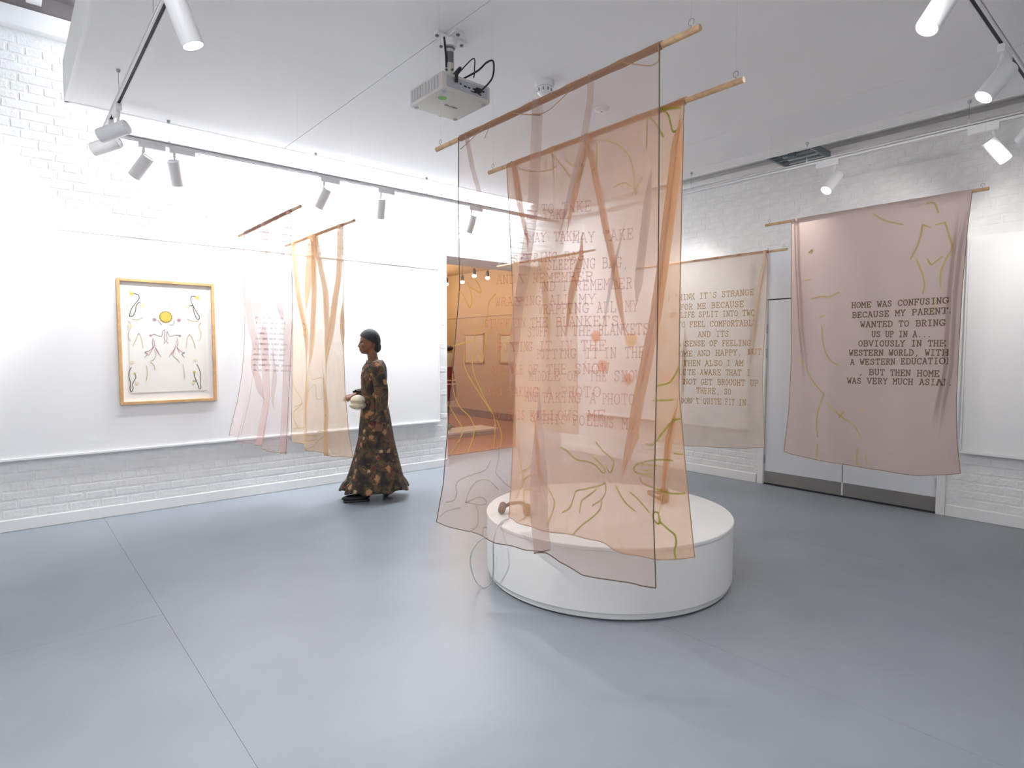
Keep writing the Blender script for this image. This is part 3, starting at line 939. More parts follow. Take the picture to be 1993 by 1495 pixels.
banner('pale pink sheer banner before the round plinth, in front of the tan sheer banner', XF, ((850, 292), (1363, 52)),
       [(897, 271), (899, 420), (903, 560), (893, 700), (880, 850), (872, 940), (857, 1015)],
       [(1290, 88), (1287, 350), (1284, 600), (1281, 850), (1279, 1000), (1286, 1143)],
       [(857, 1015), (905, 1036), (970, 1058), (1040, 1067), (1068, 1070), (1076, 1074), (1095, 1094), (1135, 1120), (1200, 1136), (1245, 1143), (1286, 1143)],
       'organza_pink', 'hem_brown',
       [dict(px=[(1052, 170), (1050, 300), (1046, 420), (1030, 520), (1015, 600), (1004, 690), (996, 780)], w=.020, p=.80, a=.016, open0=True, f1=.12),
        dict(px=[(1068, 700), (1066, 900), (1066, 1000), (1070, 1068)], w=.028, p=.72, a=.03, f0=.3, open1=True),
        dict(px=[(914, 275), (925, 330), (940, 380), (946, 430)], w=.010, p=.7, a=.008, open0=True),
        dict(px=[(1275, 300), (1262, 420), (1248, 540), (1240, 610)], w=.013, p=.75, a=.012, f0=.1),
        dict(px=[(1235, 380), (1200, 520), (1170, 700)], w=.014, p=.6, a=.010, f0=.2, f1=.2),
        dict(px=[(1155, 200), (1140, 300), (1110, 420), (1085, 520)], w=.012, p=.65, a=.01, open0=True, f1=.2)],
       rip=.030, ripk=1.6, ph=.15, billow=.02, lines=[(pocket, .0022, 'hem_tan'), (leaf, .0035, 'thread_ochre'), (grey1, .0032, 'thread_grey')],
       text=(front_text, 'print_maroon'), sleevemat='sleeve_brown', hemw=.0024)

# ---- tan sheer banner (second row)
XS = 2.2147
second_text = [
    ("TO TAKE", 1060, 418, 1158, 412, 19), ("I MAY TAKE", 1096, 476, 1242, 466, 19), ("A SLEEPING BAG,", 1052, 527, 1232, 521, 19),
    ("AND I REMEMBER", 1056, 568, 1240, 562, 19), ("WRAPPING ALL MY", 1056, 612, 1254, 606, 19), ("STUFF IN THE BLANKETS", 1030, 655, 1276, 651, 19),
    ("PUTTING IT IN THE", 1052, 698, 1268, 696, 19), ("MIDDLE OF THE SNOW", 1034, 740, 1262, 742, 19), ("AND TAKING A PHOTO.", 1026, 780, 1262, 788, 19),
    ("SO THIS FOLLOWS ME.", 1038, 820, 1260, 836, 19)]
hands = zz('90,680 150,640 190,540 220,475 290,460 370,440 450,420 495,395 512,430 505,490 450,560 360,620|245,690 270,570 320,530 400,460|170,900 250,820 340,750 430,660 455,580|85,45 150,90 225,165 330,190 400,230 440,280 490,300 505,270 450,220 380,150|400,0 470,80 560,130 620,180 600,270 560,280 510,210'
           '|1235,125 1165,112|1150,180 1050,165 920,185 830,220 820,270 880,300 1000,300|880,330 900,380 1000,430 1080,470 1150,500 1255,502|900,210 1030,222|920,270 1000,262|960,310 1020,355|1000,720 1010,670 1045,680 1060,760 1040,780 1000,720|1060,760 1130,850 1170,900 1182,980 1170,1060 1185,1140|780,480 830,520 900,590 970,670|650,420 700,520 760,600 830,660', 1080, 860, 4.983)
waves = zz('890,480 890,380 920,330 1000,290 1080,230 1140,120 1140,0|920,0 930,80 930,150 960,250 990,400 960,480 920,550 870,600|990,400 1040,350 1130,330 1180,370|1000,490 1060,490 1130,530 1150,620 1150,720 1090,750 1080,830|1000,490 1000,600 1030,700 1010,780 960,810|1200,300 1280,480 1320,600 1310,700 1260,860', 840, 860, 5.338)
upper = zz('915,930 1000,955 1180,950|915,930 1000,1000 1040,1060 1080,1220 1120,1220 1180,1080|780,1060 775,1250 770,1440|780,1060 860,1110 975,1300', 1140, 60, 6.228)
arcs = zz('570,290 650,320 780,325 880,300 920,260|820,180 815,300|830,130 960,290 1075,420 1130,290 1120,120|980,220 1010,260 1080,290|1240,60 1245,250 1220,350', 880, 260, 4.3326)
pale = zz('1260,50 1400,90 1500,180 1550,300 1570,500|1400,450 1480,420 1570,480|1640,370 1600,440 1560,520', 880, 260, 4.3326)
rightleaf = zz('1060,310 960,480 840,520|800,685 990,680|1065,890 980,920 900,1030 810,1170 740,1160|640,1050 660,1110', 1140, 660, 5.75)
banner('tan sheer banner with green hand drawings, hanging before the round plinth', XS, ((952, 338), (1448, 152)),
       [(990, 325), (995, 420), (1001, 600), (1001, 760), (994, 880), (985, 1010)],
       [(1337, 192), (1334, 330), (1330, 500), (1326, 660), (1324, 760), (1333, 900), (1348, 1088)],
       [(985, 1010), (1050, 1026), (1100, 1040), (1165, 1056), (1230, 1076), (1290, 1088), (1325, 1090), (1348, 1088)],
       'organza_tan', 'hem_tan',
       [dict(px=[(1330, 215), (1318, 330), (1300, 480), (1283, 620), (1262, 740), (1240, 850), (1212, 950)], w=.026, p=.80, a=.018, f0=.08, f1=.12),
        dict(px=[(1147, 270), (1165, 350), (1184, 440), (1200, 510), (1216, 610), (1232, 690)], w=.018, p=.70, a=.012, open0=True, f1=.15),
        dict(px=[(1150, 275), (1130, 350), (1112, 450), (1096, 480)], w=.024, p=.55, a=.012, open0=True, f1=.12),
        dict(px=[(1004, 320), (1016, 400), (1030, 470), (1036, 530)], w=.020, p=.7, a=.012, open0=True, f1=.2),
        dict(px=[(1140, 420), (1138, 500), (1122, 570), (1112, 640), (1108, 700)], w=.02, p=.65, a=.014, f0=.15, f1=.2),
        dict(px=[(1042, 770), (1052, 850), (1062, 920), (1085, 1000)], w=.024, p=.62, a=.014, f0=.2, f1=.2),
        dict(px=[(1330, 760), (1305, 850), (1298, 940), (1285, 1040)], w=.016, p=.75, a=.012, f0=.1, f1=.2),
        dict(px=[(1325, 640), (1312, 720), (1302, 790)], w=.014, p=.7, a=.01, f0=.2, f1=.3),
        dict(px=[(1080, 300), (1085, 380), (1075, 440)], w=.03, p=.35, a=.02, open0=True, f1=.4)],
       rip=.028, ripk=1.9, ph=.55, billow=.015,
       lines=[(hands + rightleaf + upper, .0042, 'thread_olive'), (waves + arcs, .0036, 'thread_ochre'), (pale, .004, 'thread_yellow')],
       text=(second_text, 'print_maroon'), sleevemat='organza_tan')

# ---- the pair by the long wall
XA = 1.70
dash = []
for k in range(11):
    y = 618 + k * 10.2
    for i in range(7):
        a = 498 + i * 9 + (k * 3) % 4
        dash.append([(a, y + (a - 498) * .03), (a + 6, y + (a + 6 - 498) * .03)])
banner('blush see-through banner by the long wall, beside the framed drawing', XA, ((465, 458), (585, 403)),
       [(478, 453), (480, 560), (482, 650), (478, 720), (468, 780), (449, 848)], [(570, 412), (571, 500), (573, 600), (568, 700), (561, 800), (554, 885)],
       [(449, 848), (490, 864), (520, 874), (554, 885)], 'organza_blush', 'hem_tan',
       [dict(px=[(519, 432), (517, 500), (514, 540), (506, 590), (500, 640)], w=.030, p=.80, a=.02, open0=True, f1=.1),
        dict(px=[(519, 432), (526, 500), (540, 560), (552, 600), (562, 640)], w=.022, p=.75, a=.015, open0=True, f1=.08),
        dict(px=[(480, 540), (490, 630), (505, 720), (516, 790)], w=.024, p=.8, a=.018, f0=.08, f1=.1),
        dict(px=[(518, 620), (520, 700), (516, 780), (502, 858)], w=.028, p=.8, a=.02, f0=.08, open1=True),
        dict(px=[(566, 600), (564, 680), (559, 770), (550, 850)], w=.045, p=.75, a=.02, f0=.08, open1=True),
        dict(px=[(566, 425), (556, 470), (553, 530)], w=.018, p=.75, a=.012, open0=True, f1=.1),
        dict(px=[(530, 660), (540, 740), (546, 820)], w=.018, p=.5, a=.012, f0=.2, f1=.2)],
       rip=.035, ripk=2.2, ph=.3, lines=[(dash, .008, 'print_grey')], sleevemat='sleeve_brown', hemw=.0018)
XB = 2.2398
bird = zz('430,1350 470,1395 520,1335 526,1305 512,1295 500,1322 450,1310 470,1345 505,1340|385,1010 400,1080 410,1140 390,1200 400,1280|395,1160 420,1140 410,1180|480,960 490,1010 520,1000 540,1020 520,1050 520,1110 505,1115 500,1040 470,1080|430,700 440,730 425,770 460,760|560,1150 575,1190 560,1210 550,1160|590,550 600,600 585,620|390,1280 440,1275', 440, 380, 2.82)
banner('honey-coloured sheer banner by the long wall, next to the walking person', XB, ((556, 478), (690, 430)),
       [(572, 473), (573, 560), (575, 660), (575, 760), (573, 858)], [(671, 437), (671, 560), (669, 660), (671, 760), (677, 840), (686, 892)],
       [(573, 858), (600, 874), (640, 886), (686, 892)], 'organza_honey', 'hem_tan',
       [dict(px=[(575, 480), (582, 560), (594, 640), (604, 720)], w=.022, p=.7, a=.015, open0=True, f1=.2),
        dict(px=[(614, 458), (606, 540), (596, 620)], w=.035, p=.4, a=.03, open0=True, f1=.2),
        dict(px=[(614, 458), (616, 560), (614, 660), (604, 740)], w=.022, p=.7, a=.015, open0=True, f1=.2),
        dict(px=[(616, 460), (634, 560), (644, 640), (640, 720)], w=.026, p=.62, a=.015, open0=True, f1=.2),
        dict(px=[(666, 440), (662, 540), (650, 640), (640, 740)], w=.026, p=.75, a=.015, open0=True, f1=.2),
        dict(px=[(600, 700), (596, 780), (592, 840)], w=.02, p=.65, a=.012, f0=.2, f1=.2),
        dict(px=[(668, 580), (666, 640), (667, 690)], w=.022, p=.75, a=.012, f0=.1, f1=.1),
        dict(px=[(628, 700), (640, 800), (640, 880)], w=.02, p=.5, a=.012, f0=.2, open1=True)],
       rip=.035, ripk=2.6, ph=.1, lines=[(bird, .0035, 'thread_ochre')], sleevemat='organza_tan')

# ---- rose silk banner in front of the double door
XC = 5.163
home = [("HOME WAS CONFUSING,", 1659, 600, 1859, 590, 11), ("BECAUSE MY PARENTS", 1660, 619, 1858, 610, 11), ("WANTED TO BRING", 1676, 637, 1842, 634, 11),
        ("US UP IN A...", 1697, 656, 1816, 656, 11), ("OBVIOUSLY IN THE", 1672, 674, 1842, 674, 11), ("WESTERN WORLD, WITH", 1654, 692, 1846, 692, 11),
        ("A WESTERN EDUCATION", 1656, 710, 1853, 708, 11), (", BUT THEN HOME", 1672, 729, 1832, 733, 11), ("WAS VERY MUCH ASIAN.", 1650, 746, 1859, 750, 11)]
yel = zz('370,590 400,570 390,600|340,800 380,795|1180,640 1225,740 1245,830 1230,900|1230,380 1215,470 1180,560 1140,640|1400,360 1430,460 1450,560 1410,640 1370,740 1370,860|1230,380 1290,400|1330,380 1400,370|1380,620 1300,680 1270,640|860,300 950,350 1080,380|1260,220 1320,220 1350,290|1320,940 1310,1060|390,940 480,920 520,930 600,890|460,1080 500,1060|470,1150 490,1300 540,1400 600,1440', 1480, 340, 3.883)
yel2 = zz('560,180 620,250 660,330 740,410|740,410 700,520 690,620 700,680|760,470 850,560 910,600 960,680|830,560 860,520|940,760 930,840 950,860|700,730 690,800|990,800 1000,850|960,520 990,510', 1380, 640, 3.25)
banner('opaque rose silk banner with brown lettering, hanging in front of the double door', XC, ((1490, 437), (1925, 369)),
       [(1542, 431), (1541, 560), (1540, 700), (1534, 800), (1524, 880)], [(1894, 375), (1884, 460), (1875, 560), (1868, 680), (1863, 780), (1864, 860), (1871, 922)],
       [(1524, 880), (1590, 894), (1660, 908), (1730, 919), (1790, 925), (1840, 924), (1871, 920)], 'silk_rose', 'hem_tan',
       [dict(px=[(1552, 440), (1554, 520), (1560, 640), (1570, 760)], w=.045, p=.14, a=.02, open0=True, f1=.3),
        dict(px=[(1878, 400), (1862, 500), (1853, 600), (1848, 720), (1820, 860)], w=.06, p=.10, a=.022, f0=.15, f1=.2)],
       rip=.028, ripk=1.7, ph=.62, lines=[(yel + yel2, .006, 'thread_yellow')], text=(home, 'print_brown', .0034), rodr=.012, sleevemat='silk_rose')

# ---- beige banner beside it, nearer the wall
XD = 5.79
strange = [("I THINK IT'S STRANGE", 1300, 586, 1470, 574, 10.5), ("FOR ME BECAUSE", 1326, 603, 1450, 597, 10.5), ("MY LIFE SPLIT INTO TWO,", 1306, 619, 1480, 614, 10.5),
           ("TO FEEL COMFORTABLE", 1322, 637, 1476, 634, 10.5), ("AND ITS", 1360, 656, 1420, 655, 10.5), ("A SENSE OF FEELING", 1322, 674, 1464, 673, 10.5),
           ("HOME AND HAPPY, BUT", 1318, 694, 1486, 690, 10.5), ("THEN ALSO I AM", 1334, 712, 1450, 712, 10.5), ("QUITE AWARE THAT I", 1318, 729, 1464, 731, 10.5),
           ("DID NOT GET BROUGHT UP", 1306, 747, 1480, 751, 10.5), ("THERE, SO", 1356, 765, 1425, 768, 10.5), ("I DON'T QUITE FIT IN.", 1316, 784, 1464, 789, 10.5)]
banner('beige lettered banner hung near the short wall, between tan sheer banner and rose banner', XD, ((1236, 521), (1532, 488)),
       [(1282, 516), (1282, 680), (1282, 860)], [(1497, 494), (1494, 600), (1488, 720), (1489, 800), (1491, 871)],
       [(1282, 860), (1340, 868), (1400, 872), (1450, 872), (1491, 871)], 'silk_beige', 'hem_tan',
       [dict(px=[(1492, 500), (1478, 580), (1468, 660), (1458, 720)], w=.035, p=.68, a=.02, open0=True, f1=.2),
        dict(px=[(1336, 620), (1334, 720), (1330, 800)], w=.03, p=.6, a=.02, f0=.2, f1=.2)],
       rip=.03, ripk=1.4, ph=.8, text=(strange, 'print_ochre', .0038), rodr=.012, sleevemat='organza_tan')

# ---- sand banner in the far corner, behind the sheer ones
XE = 4.95
corner_lines = zz('430,710 500,720 550,760 510,810 440,820|600,720 700,640 780,620|560,1000 470,1180 420,1340|620,1000 620,1400|180,500 260,640 260,800', 980, 440, 6.795)
banner('sand-coloured banner in the room corner by the doorway, behind the sheer banners', XE, ((968, 518), (1158, 488)),
       [(1000, 512), (1001, 660), (1003, 818)], [(1125, 491), (1125, 660), (1124, 846)], [(1003, 818), (1050, 830), (1090, 840), (1124, 846)],
       'organza_sand', 'hem_tan', [dict(px=[(1060, 505), (1064, 600), (1070, 700)], w=.05, p=.5, a=.03, open0=True, f1=.3)], rip=.03, ripk=2, ph=.4,
       lines=[(corner_lines, .006, 'thread_olive')], nu=140, nv=60, sleevemat='organza_sand')

# ================================================================== ROUND PLINTH AND WHAT LIES ON IT
PX, PY, PR, PZ = 3.111, 2.647, 0.820, 0.424
pl = thing('round_plinth', (PX, PY, 0), 'large round white plinth standing under the central banners', 'plinth')
MB().lathe([(PR - .06, 0), (PR - .06, .012), (PR - .02, .014), (PR - .015, .05)], (PX, PY, 0), 96).build('base', 'plinth_white', pl, True, 30)
MB().lathe([(PR - .012, .048), (PR - .004, .052), (PR - .004, PZ - .022)], (PX, PY, 0), 96).build('drum', 'plinth_white', pl, True, 30)
MB().lathe([(PR - .02, PZ - .022), (PR, PZ - .020), (PR, PZ - .004), (PR - .004, PZ), (0.001, PZ)], (PX, PY, 0), 96).build('top', 'plinth_white', pl, True, 30)
ss = MB()
for k in range(4):
    q = onz(1038 + k * 5.5, 1026 + k * 1.5 + (k % 2) * 2, PZ)
    ss.lathe([(.005, PZ), (.004, PZ + .0015), (.0005, PZ + .002)], (q[0], q[1], 0), 8)
ss.build('screw_heads', 'wire', pl)
MB().ellipsoid((PX + PR * .7 + .0, PY - PR * .72, .33), (.006, .006, .006), 8, 6).build('stop', 'black', pl, True)


def headphones(c, ang, label):
    c = np.array([c[0], c[1], PZ]); d = np.array([math.cos(ang), math.sin(ang), 0]); s_ = np.array([-d[1], d[0], 0])
    t = thing('headphones', c, label, 'headphones', 'headphones on the plinth')
    band = [c + s_ * .085 * math.cos(a) + d * (.03 + .10 * math.sin(a)) + np.array([0, 0, .03 + .025 * math.sin(a)]) for a in np.linspace(0, math.pi, 18)]
    m = MB()
    for off in (-.006, .0, .006):
        m.tube([p + np.array([0, 0, off]) for p in band], .007, 8)
    m.build('headband', 'brown_leather', t, True)
    for sg in (-1, 1):
        e = c + s_ * .085 * sg + d * .02 + np.array([0, 0, .042])
        MB().lathe([(.001, -.022), (.032, -.02), (.040, -.008), (.040, .008), (.032, .018), (.001, .02)], e, 20, s_ * sg + np.array([0, 0, .2])).build('ear_cup', 'brown_leather', t, True, 50)
    return t


h1 = onz(1000, 1004, PZ); h2 = onz(1297, 975, PZ)
headphones(h1[:2], .6, 'brown headphones on the plinth rim beside the hanging cable')
headphones(h2[:2], 2.2, 'brown headphones on the far side of the plinth, behind the tan banner')
# cable from the first pair over the rim, to the floor and back under the plinth
gd = (onz(940, 1143, .006) - CAM) @ C_F
def at_depth(x, y, dep):
    d = ray(x, y); return CAM + d * (dep / (d @ C_F))
r0 = onz(966, 1030, PZ + .006)
rd = (r0 - CAM) @ C_F
cab = [onz(990, 1010, PZ + .012), onz(978, 1015, PZ + .008), r0, at_depth(961, 1050, rd - .03)]
cab += [at_depth(x, y, rd - .04 + (gd - rd + .04) * t) for x, y, t in ((960, 1075, .2), (960, 1105, .5), (958, 1128, .8), (950, 1140, .95), (940, 1143, 1), (928, 1134, 1), (919, 1115, .95), (915, 1092, .85), (919, 1072, .75), (928, 1058, .7), (938, 1049, .65), (950, 1046, .6))]
cabx = smooth_line(cab, 8)
tag(MB().tube(cabx, .0042, 8).build('headphone_cable', 'cable_white', None, True), 'thin pale cable looping over the plinth rim to the floor', 'cable')

# ================================================================== PROJECTOR
pc = np.array([2.142, 3.095])
pj = thing('ceiling_projector', (pc[0], pc[1], 2.98), 'cream projector hanging from the lowered ceiling on a pole mount', 'projector')
z0, z1 = 3.0, 3.105
a0, a1, b0, b1 = pc[0] - .175, pc[0] + .175, pc[1] - .18, pc[1] + .18
MB().box(a0, a1, b0, b1, z0, z1, .012).build('body', 'projector_cream', pj, True, 40)
MB().box(a0 + .03, a1 - .02, b0 - .002, b0 + .02, z0 + .022, z1 - .02).build('port_panel', 'projector_port', pj)
for k, (u, v, ww, hh) in enumerate(((.12, .055, .012, .008), (.15, .05, .02, .008), (.18, .05, .015, .007), (.215, .052, .018, .008), (.25, .05, .012, .012), (.28, .055, .022, .01), (.20, .035, .03, .006), (.26, .032, .02, .006))):
    MB().box(a0 + u, a0 + u + ww, b0 - .0035, b0, z0 + v, z0 + v + hh).build('port', 'black', pj)
MB().box(a0 - .0015, a0 + .01, b0 + .04, b1 - .03, z0 + .022, z1 - .018).build('vent_recess', 'projector_port', pj)
for k in range(9):
    y = b0 + .05 + k * .031
    MB().box(a0 - .004, a0 + .004, y, y + .012 if k != 4 else y + .02, z0 + .02, z1 - .016).build('vent_slat', 'projector_cream', pj)
MB().lathe([(.05, -.02), (.05, .012), (.042, .014), (.04, .004)], (pc[0] + .05, b1 - .006, 3.055), 24, (0, 1, 0)).build('lens_ring', 'grey_label', pj, True, 40)
for (x, y) in ((a0 + .03, b0 + .03), (a1 - .03, b0 + .03), (a0 + .03, b1 - .03), (a1 - .03, b1 - .03)):
    MB().lathe([(.012, z0 - .006), (.013, z0)], (x, y, 0), 12).build('foot', 'projector_port', pj, True, 40)
MB().lathe([(.0, -.001), (.027, -.001), (.027, .0)], (a0 + .075, b0 + .11, z0), 20).build('green_sticker', 'green_sticker', pj)
# maker's lettering on the underside, read from below
lt = MB()
for i, ch in enumerate('OPTOMA'):
    o = {'O': 'O', 'P': 'P', 'T': 'T', 'M': 'M', 'A': 'A'}[ch]
    for st in GLY[o]:
        for qd in ribbon_quads(st, .55, 9):
            V = [(pc[0] - .035 + i * .0155 + q_[0] * .0031, pc[1] - .01 + q_[1] * .0030, z0 - .0012) for q_ in qd]
            lt.add(V, [(0, 1, 2, 3)])
lt.build('lettering', 'ink_grey', pj)
mp = (pc[0], pc[1], 0)
MB().lathe([(.032, z1 - .01), (.032, z1 + .055), (.030, z1 + .06)], mp, 24).build('lower_collar', 'projector_cream', pj, True, 40)
MB().lathe([(.028, z1 + .05), (.028, HC - .05)], mp, 24).build('pole', 'projector_cream', pj, True, 40)
for z in (z1 + .06, HC - .065):
    MB().lathe([(.0305, z), (.0325, z + .005), (.0305, z + .01)], mp, 24).build('pole_ring', 'grey_label', pj, True, 40)
an = np.linspace(math.radians(190), math.radians(290), 10)
m = MB(); rr = .0292
m.add([(mp[0] + rr * math.cos(a), mp[1] + rr * math.sin(a), z) for z in (HC - .15, HC - .085) for a in an], [(i, i + 1, i + 11, i + 10) for i in range(9)])
m.build('grey_label', 'grey_label', pj)
for a in (math.radians(200), math.radians(265)):
    MB().lathe([(.007, 0), (.007, .012)], (mp[0] + .027 * math.cos(a), mp[1] + .027 * math.sin(a), z1 + .10), 8, (math.cos(a), math.sin(a), 0)).build('bolt', 'grey_label', pj)
m = MB()
m.box(mp[0] - .035, mp[0] + .035, mp[1] - .11, mp[1] + .11, HC - .008, HC - .0005); m.box(mp[0] - .11, mp[0] + .11, mp[1] - .035, mp[1] + .035, HC - .0085, HC - .0005)
m.lathe([(.04, HC - .05), (.045, HC - .008)], mp, 20)
m.build('ceiling_plate', 'paint_white', pj)
for dx, dy in ((.09, 0), (-.09, 0), (0, .09), (0, -.09)):
    MB().lathe([(.010, HC - .016), (.011, HC - .008)], (mp[0] + dx, mp[1] + dy, 0), 10).build('plate_bolt', 'grey_label', pj, True, 40)
kx, ky = mp[0], mp[1]
MB().tube(smooth_line([(kx - .045, ky - .01, HC - .002), (kx - .042, ky - .012, HC - .05), (kx - .034, ky - .012, HC - .12), (kx - .03, ky - .01, HC - .18)], 6), .006, 8).build('cable', 'black', pj, True)
MB().tube(smooth_line([(kx + .01, ky - .03, z1 + .07), (a0 + .11, b0 - .02, z1 + .03), (a0 + .08, b0 - .03, z1 - .01), (a0 + .09, b0 - .012, z1 - .05)], 6), .011, 8).build('plug_cable', 'black', pj, True)
MB().tube(smooth_line([(kx + .02, ky - .03, z1 + .03), (kx + .05, b0 - .03, z1 + .045), (kx + .10, b0 - .06, z1 + .10), (kx + .15, b0 - .06, z1 + .12), (kx + .15, b0 - .05, z1 + .03), (kx + .09, b0 - .025, z1 - .05), (kx + .075, b0 - .005, z1 - .055)], 8), .0055, 8).build('loop_cable', 'black', pj, True)
MB().tube(smooth_line([(kx + .01, ky - .03, z1 + .05), (kx + .035, b0 - .01, z1 + .12), (kx + .045, b0 - .012, z1 + .06), (kx + .04, b0 - .012, z1 + .01)], 8), .0035, 8).build('thin_cable', 'black', pj, True)
MB().box(kx + .05, kx + .085, b0 - .03, b0 - .002, z0 + .035, z0 + .06, .003).build('plug', 'black', pj)

# ================================================================== CEILING DEVICES
q = onz(1060, 160, HC)
sd = thing('smoke_detector', (q[0], q[1], HC), 'white smoke detector on the ceiling above the pale front banner rod', 'smoke detector')
MB().lathe([(.068, HC), (.068, HC - .018), (.060, HC - .030), (.060, HC - .040)], (q[0], q[1], 0), 32).build('base', 'gloss_white', sd, True, 40)
MB().lathe([(.057, HC - .042), (.052, HC - .075), (.030, HC - .092), (.001, HC - .094)], (q[0], q[1], 0), 32).build('head', 'gloss_white', sd, True, 40)
for k in range(10):
    a = 2 * math.pi * k / 10
    MB().obox((q[0] + .053 * math.cos(a), q[1] + .053 * math.sin(a), HC - .062), (.003 * math.cos(a), .003 * math.sin(a), 0), (-.004 * math.sin(a), .004 * math.cos(a), 0), (0, 0, .010)).build('slot', 'grey_label', sd)
q = onz(1171, 212, HC)
se = thing('ceiling_sensor', (q[0], q[1], HC), 'small flat white sensor disc on the ceiling between the two central rods', 'sensor')
MB().lathe([(.060, HC), (.058, HC - .010), (.040, HC - .020), (.001, HC - .022)], (q[0], q[1], 0), 28).build('cover', 'gloss_white', se, True, 40)
MB().ellipsoid((q[0], q[1], HC - .021), (.010, .010, .006), 10, 6).build('lens', 'grey_label', se, True)

# cable tray in the gap between lowered ceiling and short wall
ct = thing('cable_tray', (6.2, 2.8, 3.46), 'short dark steel cable tray in the ceiling gap by the short wall', 'cable tray')
ya, yb = 2.60, 3.02
for y in (ya, yb):
    MB().box(5.83, 6.45, y - .012, y + .012, 3.455, 3.52).build('side_rail', 'dark_steel', ct)
MB().box(5.83, 5.86, ya, yb, 3.455, 3.52).build('end_rail', 'dark_steel', ct)
for k in range(5):
    x = 5.95 + k * .12
    MB().box(x, x + .02, ya, yb, 3.46, 3.475).build('rung', 'dark_steel', ct)
MB().box(6.05, 6.11, 2.78, 2.84, 3.44, 3.60).build('bracket', 'dark_steel', ct)
# conduit along the top of the short wall
cn = MB().box(XR - .062, XR - .012, YN + .01, 6.3, 3.49, 3.55, .006).build('cable_trunking', 'paint_white')
tag(cn, 'slim white cable trunking along the top of the short wall', 'trunking')

# ================================================================== FRAMED DRAWING
fy0 = YL - .045
FX0, FX1, FZ0, FZ1 = 0.80, 1.605, 1.016, 2.158
fa = thing('framed_drawing', ((FX0 + FX1) / 2, fy0, FZ0), 'botanical drawing in a light wooden frame on the long display board', 'picture')
bw, dp_ = .026, .040
for nm, a in (('frame_side', (FX0, FX0 + bw, FZ0, FZ1)), ('frame_side', (FX1 - bw, FX1, FZ0, FZ1)), ('frame_rail', (FX0 + bw, FX1 - bw, FZ0, FZ0 + bw)), ('frame_rail', (FX0 + bw, FX1 - bw, FZ1 - bw, FZ1))):
    MB().box(a[0], a[1], fy0 - dp_, fy0, a[2], a[3], .002).build(nm, 'frame_wood', fa)
MB().box(FX0 + .01, FX1 - .01, fy0 - .010, fy0, FZ0 + .01, FZ1 - .01).build('mount', 'mount_card', fa)
PX0, PX1, PZ0_, PZ1_ = FX0 + .085, FX1 - .085, FZ0 + .105, FZ1 - .085
pap = MB().box(PX0, PX1, fy0 - .016, fy0 - .010, PZ0_, PZ1_).build('drawing_sheet', 'art_paper', fa)
yp = fy0 - .0172


def art(s_, hw, m, n=6):
    for l in zz(s_, 180, 520, 5.339):
        mb = MB()
        pts = [ony(p_[0], p_[1], yp) for p_ in smooth_line(l, n)]
        for qd in ribbon_quads([(p_[0], p_[2]) for p_ in pts], hw, .02):
            mb.add([(a[0], yp, a[1]) for a in qd], [(0, 1, 2, 3)])
        mb.build('drawn_line', m, pap)


def blot(cx2, cy2, r, m, n=7, jag=.62, lift=.0004):
    c = ony(180 + cx2 / 5.339, 520 + cy2 / 5.339, yp - lift); R_ = r / 5.339 / 190
    V = [(c[0], c[1], c[2])]
    for k in range(2 * n):
        a = math.pi * k / n; q_ = R_ * (1 if k % 2 else 1 - jag)
        V.append((c[0] + q_ * math.cos(a), c[1], c[2] + q_ * math.sin(a)))
    MB().add(V, [(0, 1 + k, 1 + (k + 1) % (2 * n)) for k in range(2 * n)]).build('drawn_flower', m, pap)


art('430,275 470,285 487,320 460,360 420,410 395,460 385,510|385,510 420,505 445,460 455,400 480,370 500,375|1070,305 1030,305 1022,345 1050,410 1090,480 1112,520 1100,545 1075,520 1050,450 1042,400 1000,405'
    '|405,1040 380,1090 380,1150 395,1200 390,1260 405,1295 422,1260 418,1210 450,1150 440,1105|1085,1010 1110,1060 1125,1130 1120,1200 1128,1250 1112,1265 1100,1230 1080,1180 1060,1130 1060,1090|1045,1180 1080,1185', .0030, 'line_dark')
art('680,545 700,580 720,600|850,550 838,600 800,600|600,712 640,700 690,715 720,715 728,670 745,655 752,690 742,740 755,770 742,792|910,712 870,705 830,715 795,715 780,670 770,690 775,740 770,770 790,792', .0022, 'line_mauve')
art('630,740 622,790 630,830 590,870 545,885 570,905 540,940|640,760 650,830 680,880 710,935|640,830 600,890 580,920|660,850 690,910|880,740 890,790 880,840 930,880 955,890 930,905 955,940|872,760 862,830 830,880 795,935|880,840 905,890|862,850 820,910', .0028, 'line_pink')
art('410,540 470,545 530,520|1110,560 1040,560 980,540|380,560 400,620 370,700 395,770|1130,570 1105,620 1130,700 1105,770|420,820 450,760 480,690 510,750 525,840|1070,840 1045,760 1010,700 985,750 975,840|640,860 660,900 640,960 600,975|850,870 840,920 880,960 900,985|560,1020 570,1100 560,1180|600,990 640,1020 650,1070|940,1010 955,1100 960,1160|350,400 400,395|720,400 715,440|810,380 800,440', .0030, 'line_pale')
blot(762, 518, 58, 'line_ochre', 14, .10); blot(762, 518, 47, 'line_yellow', 14, .04, .0012)
for x, y, r, m_ in ((405, 275, 28, 'line_yellow'), (520, 398, 30, 'line_pale'), (1090, 318, 30, 'line_yellow'), (990, 425, 30, 'line_pale'), (412, 990, 26, 'line_pale'), (440, 1105, 16, 'line_yellow'), (462, 1210, 24, 'line_pale'), (1068, 968, 22, 'line_pale'), (1060, 1090, 20, 'line_yellow'), (1050, 1205, 26, 'line_pale'), (645, 545, 26, 'line_mauve'), (900, 550, 26, 'line_mauve'), (605, 712, 16, 'line_mauve'), (910, 714, 16, 'line_mauve'), (390, 610, 30, 'line_pale')):
    blot(x, y, r, m_)

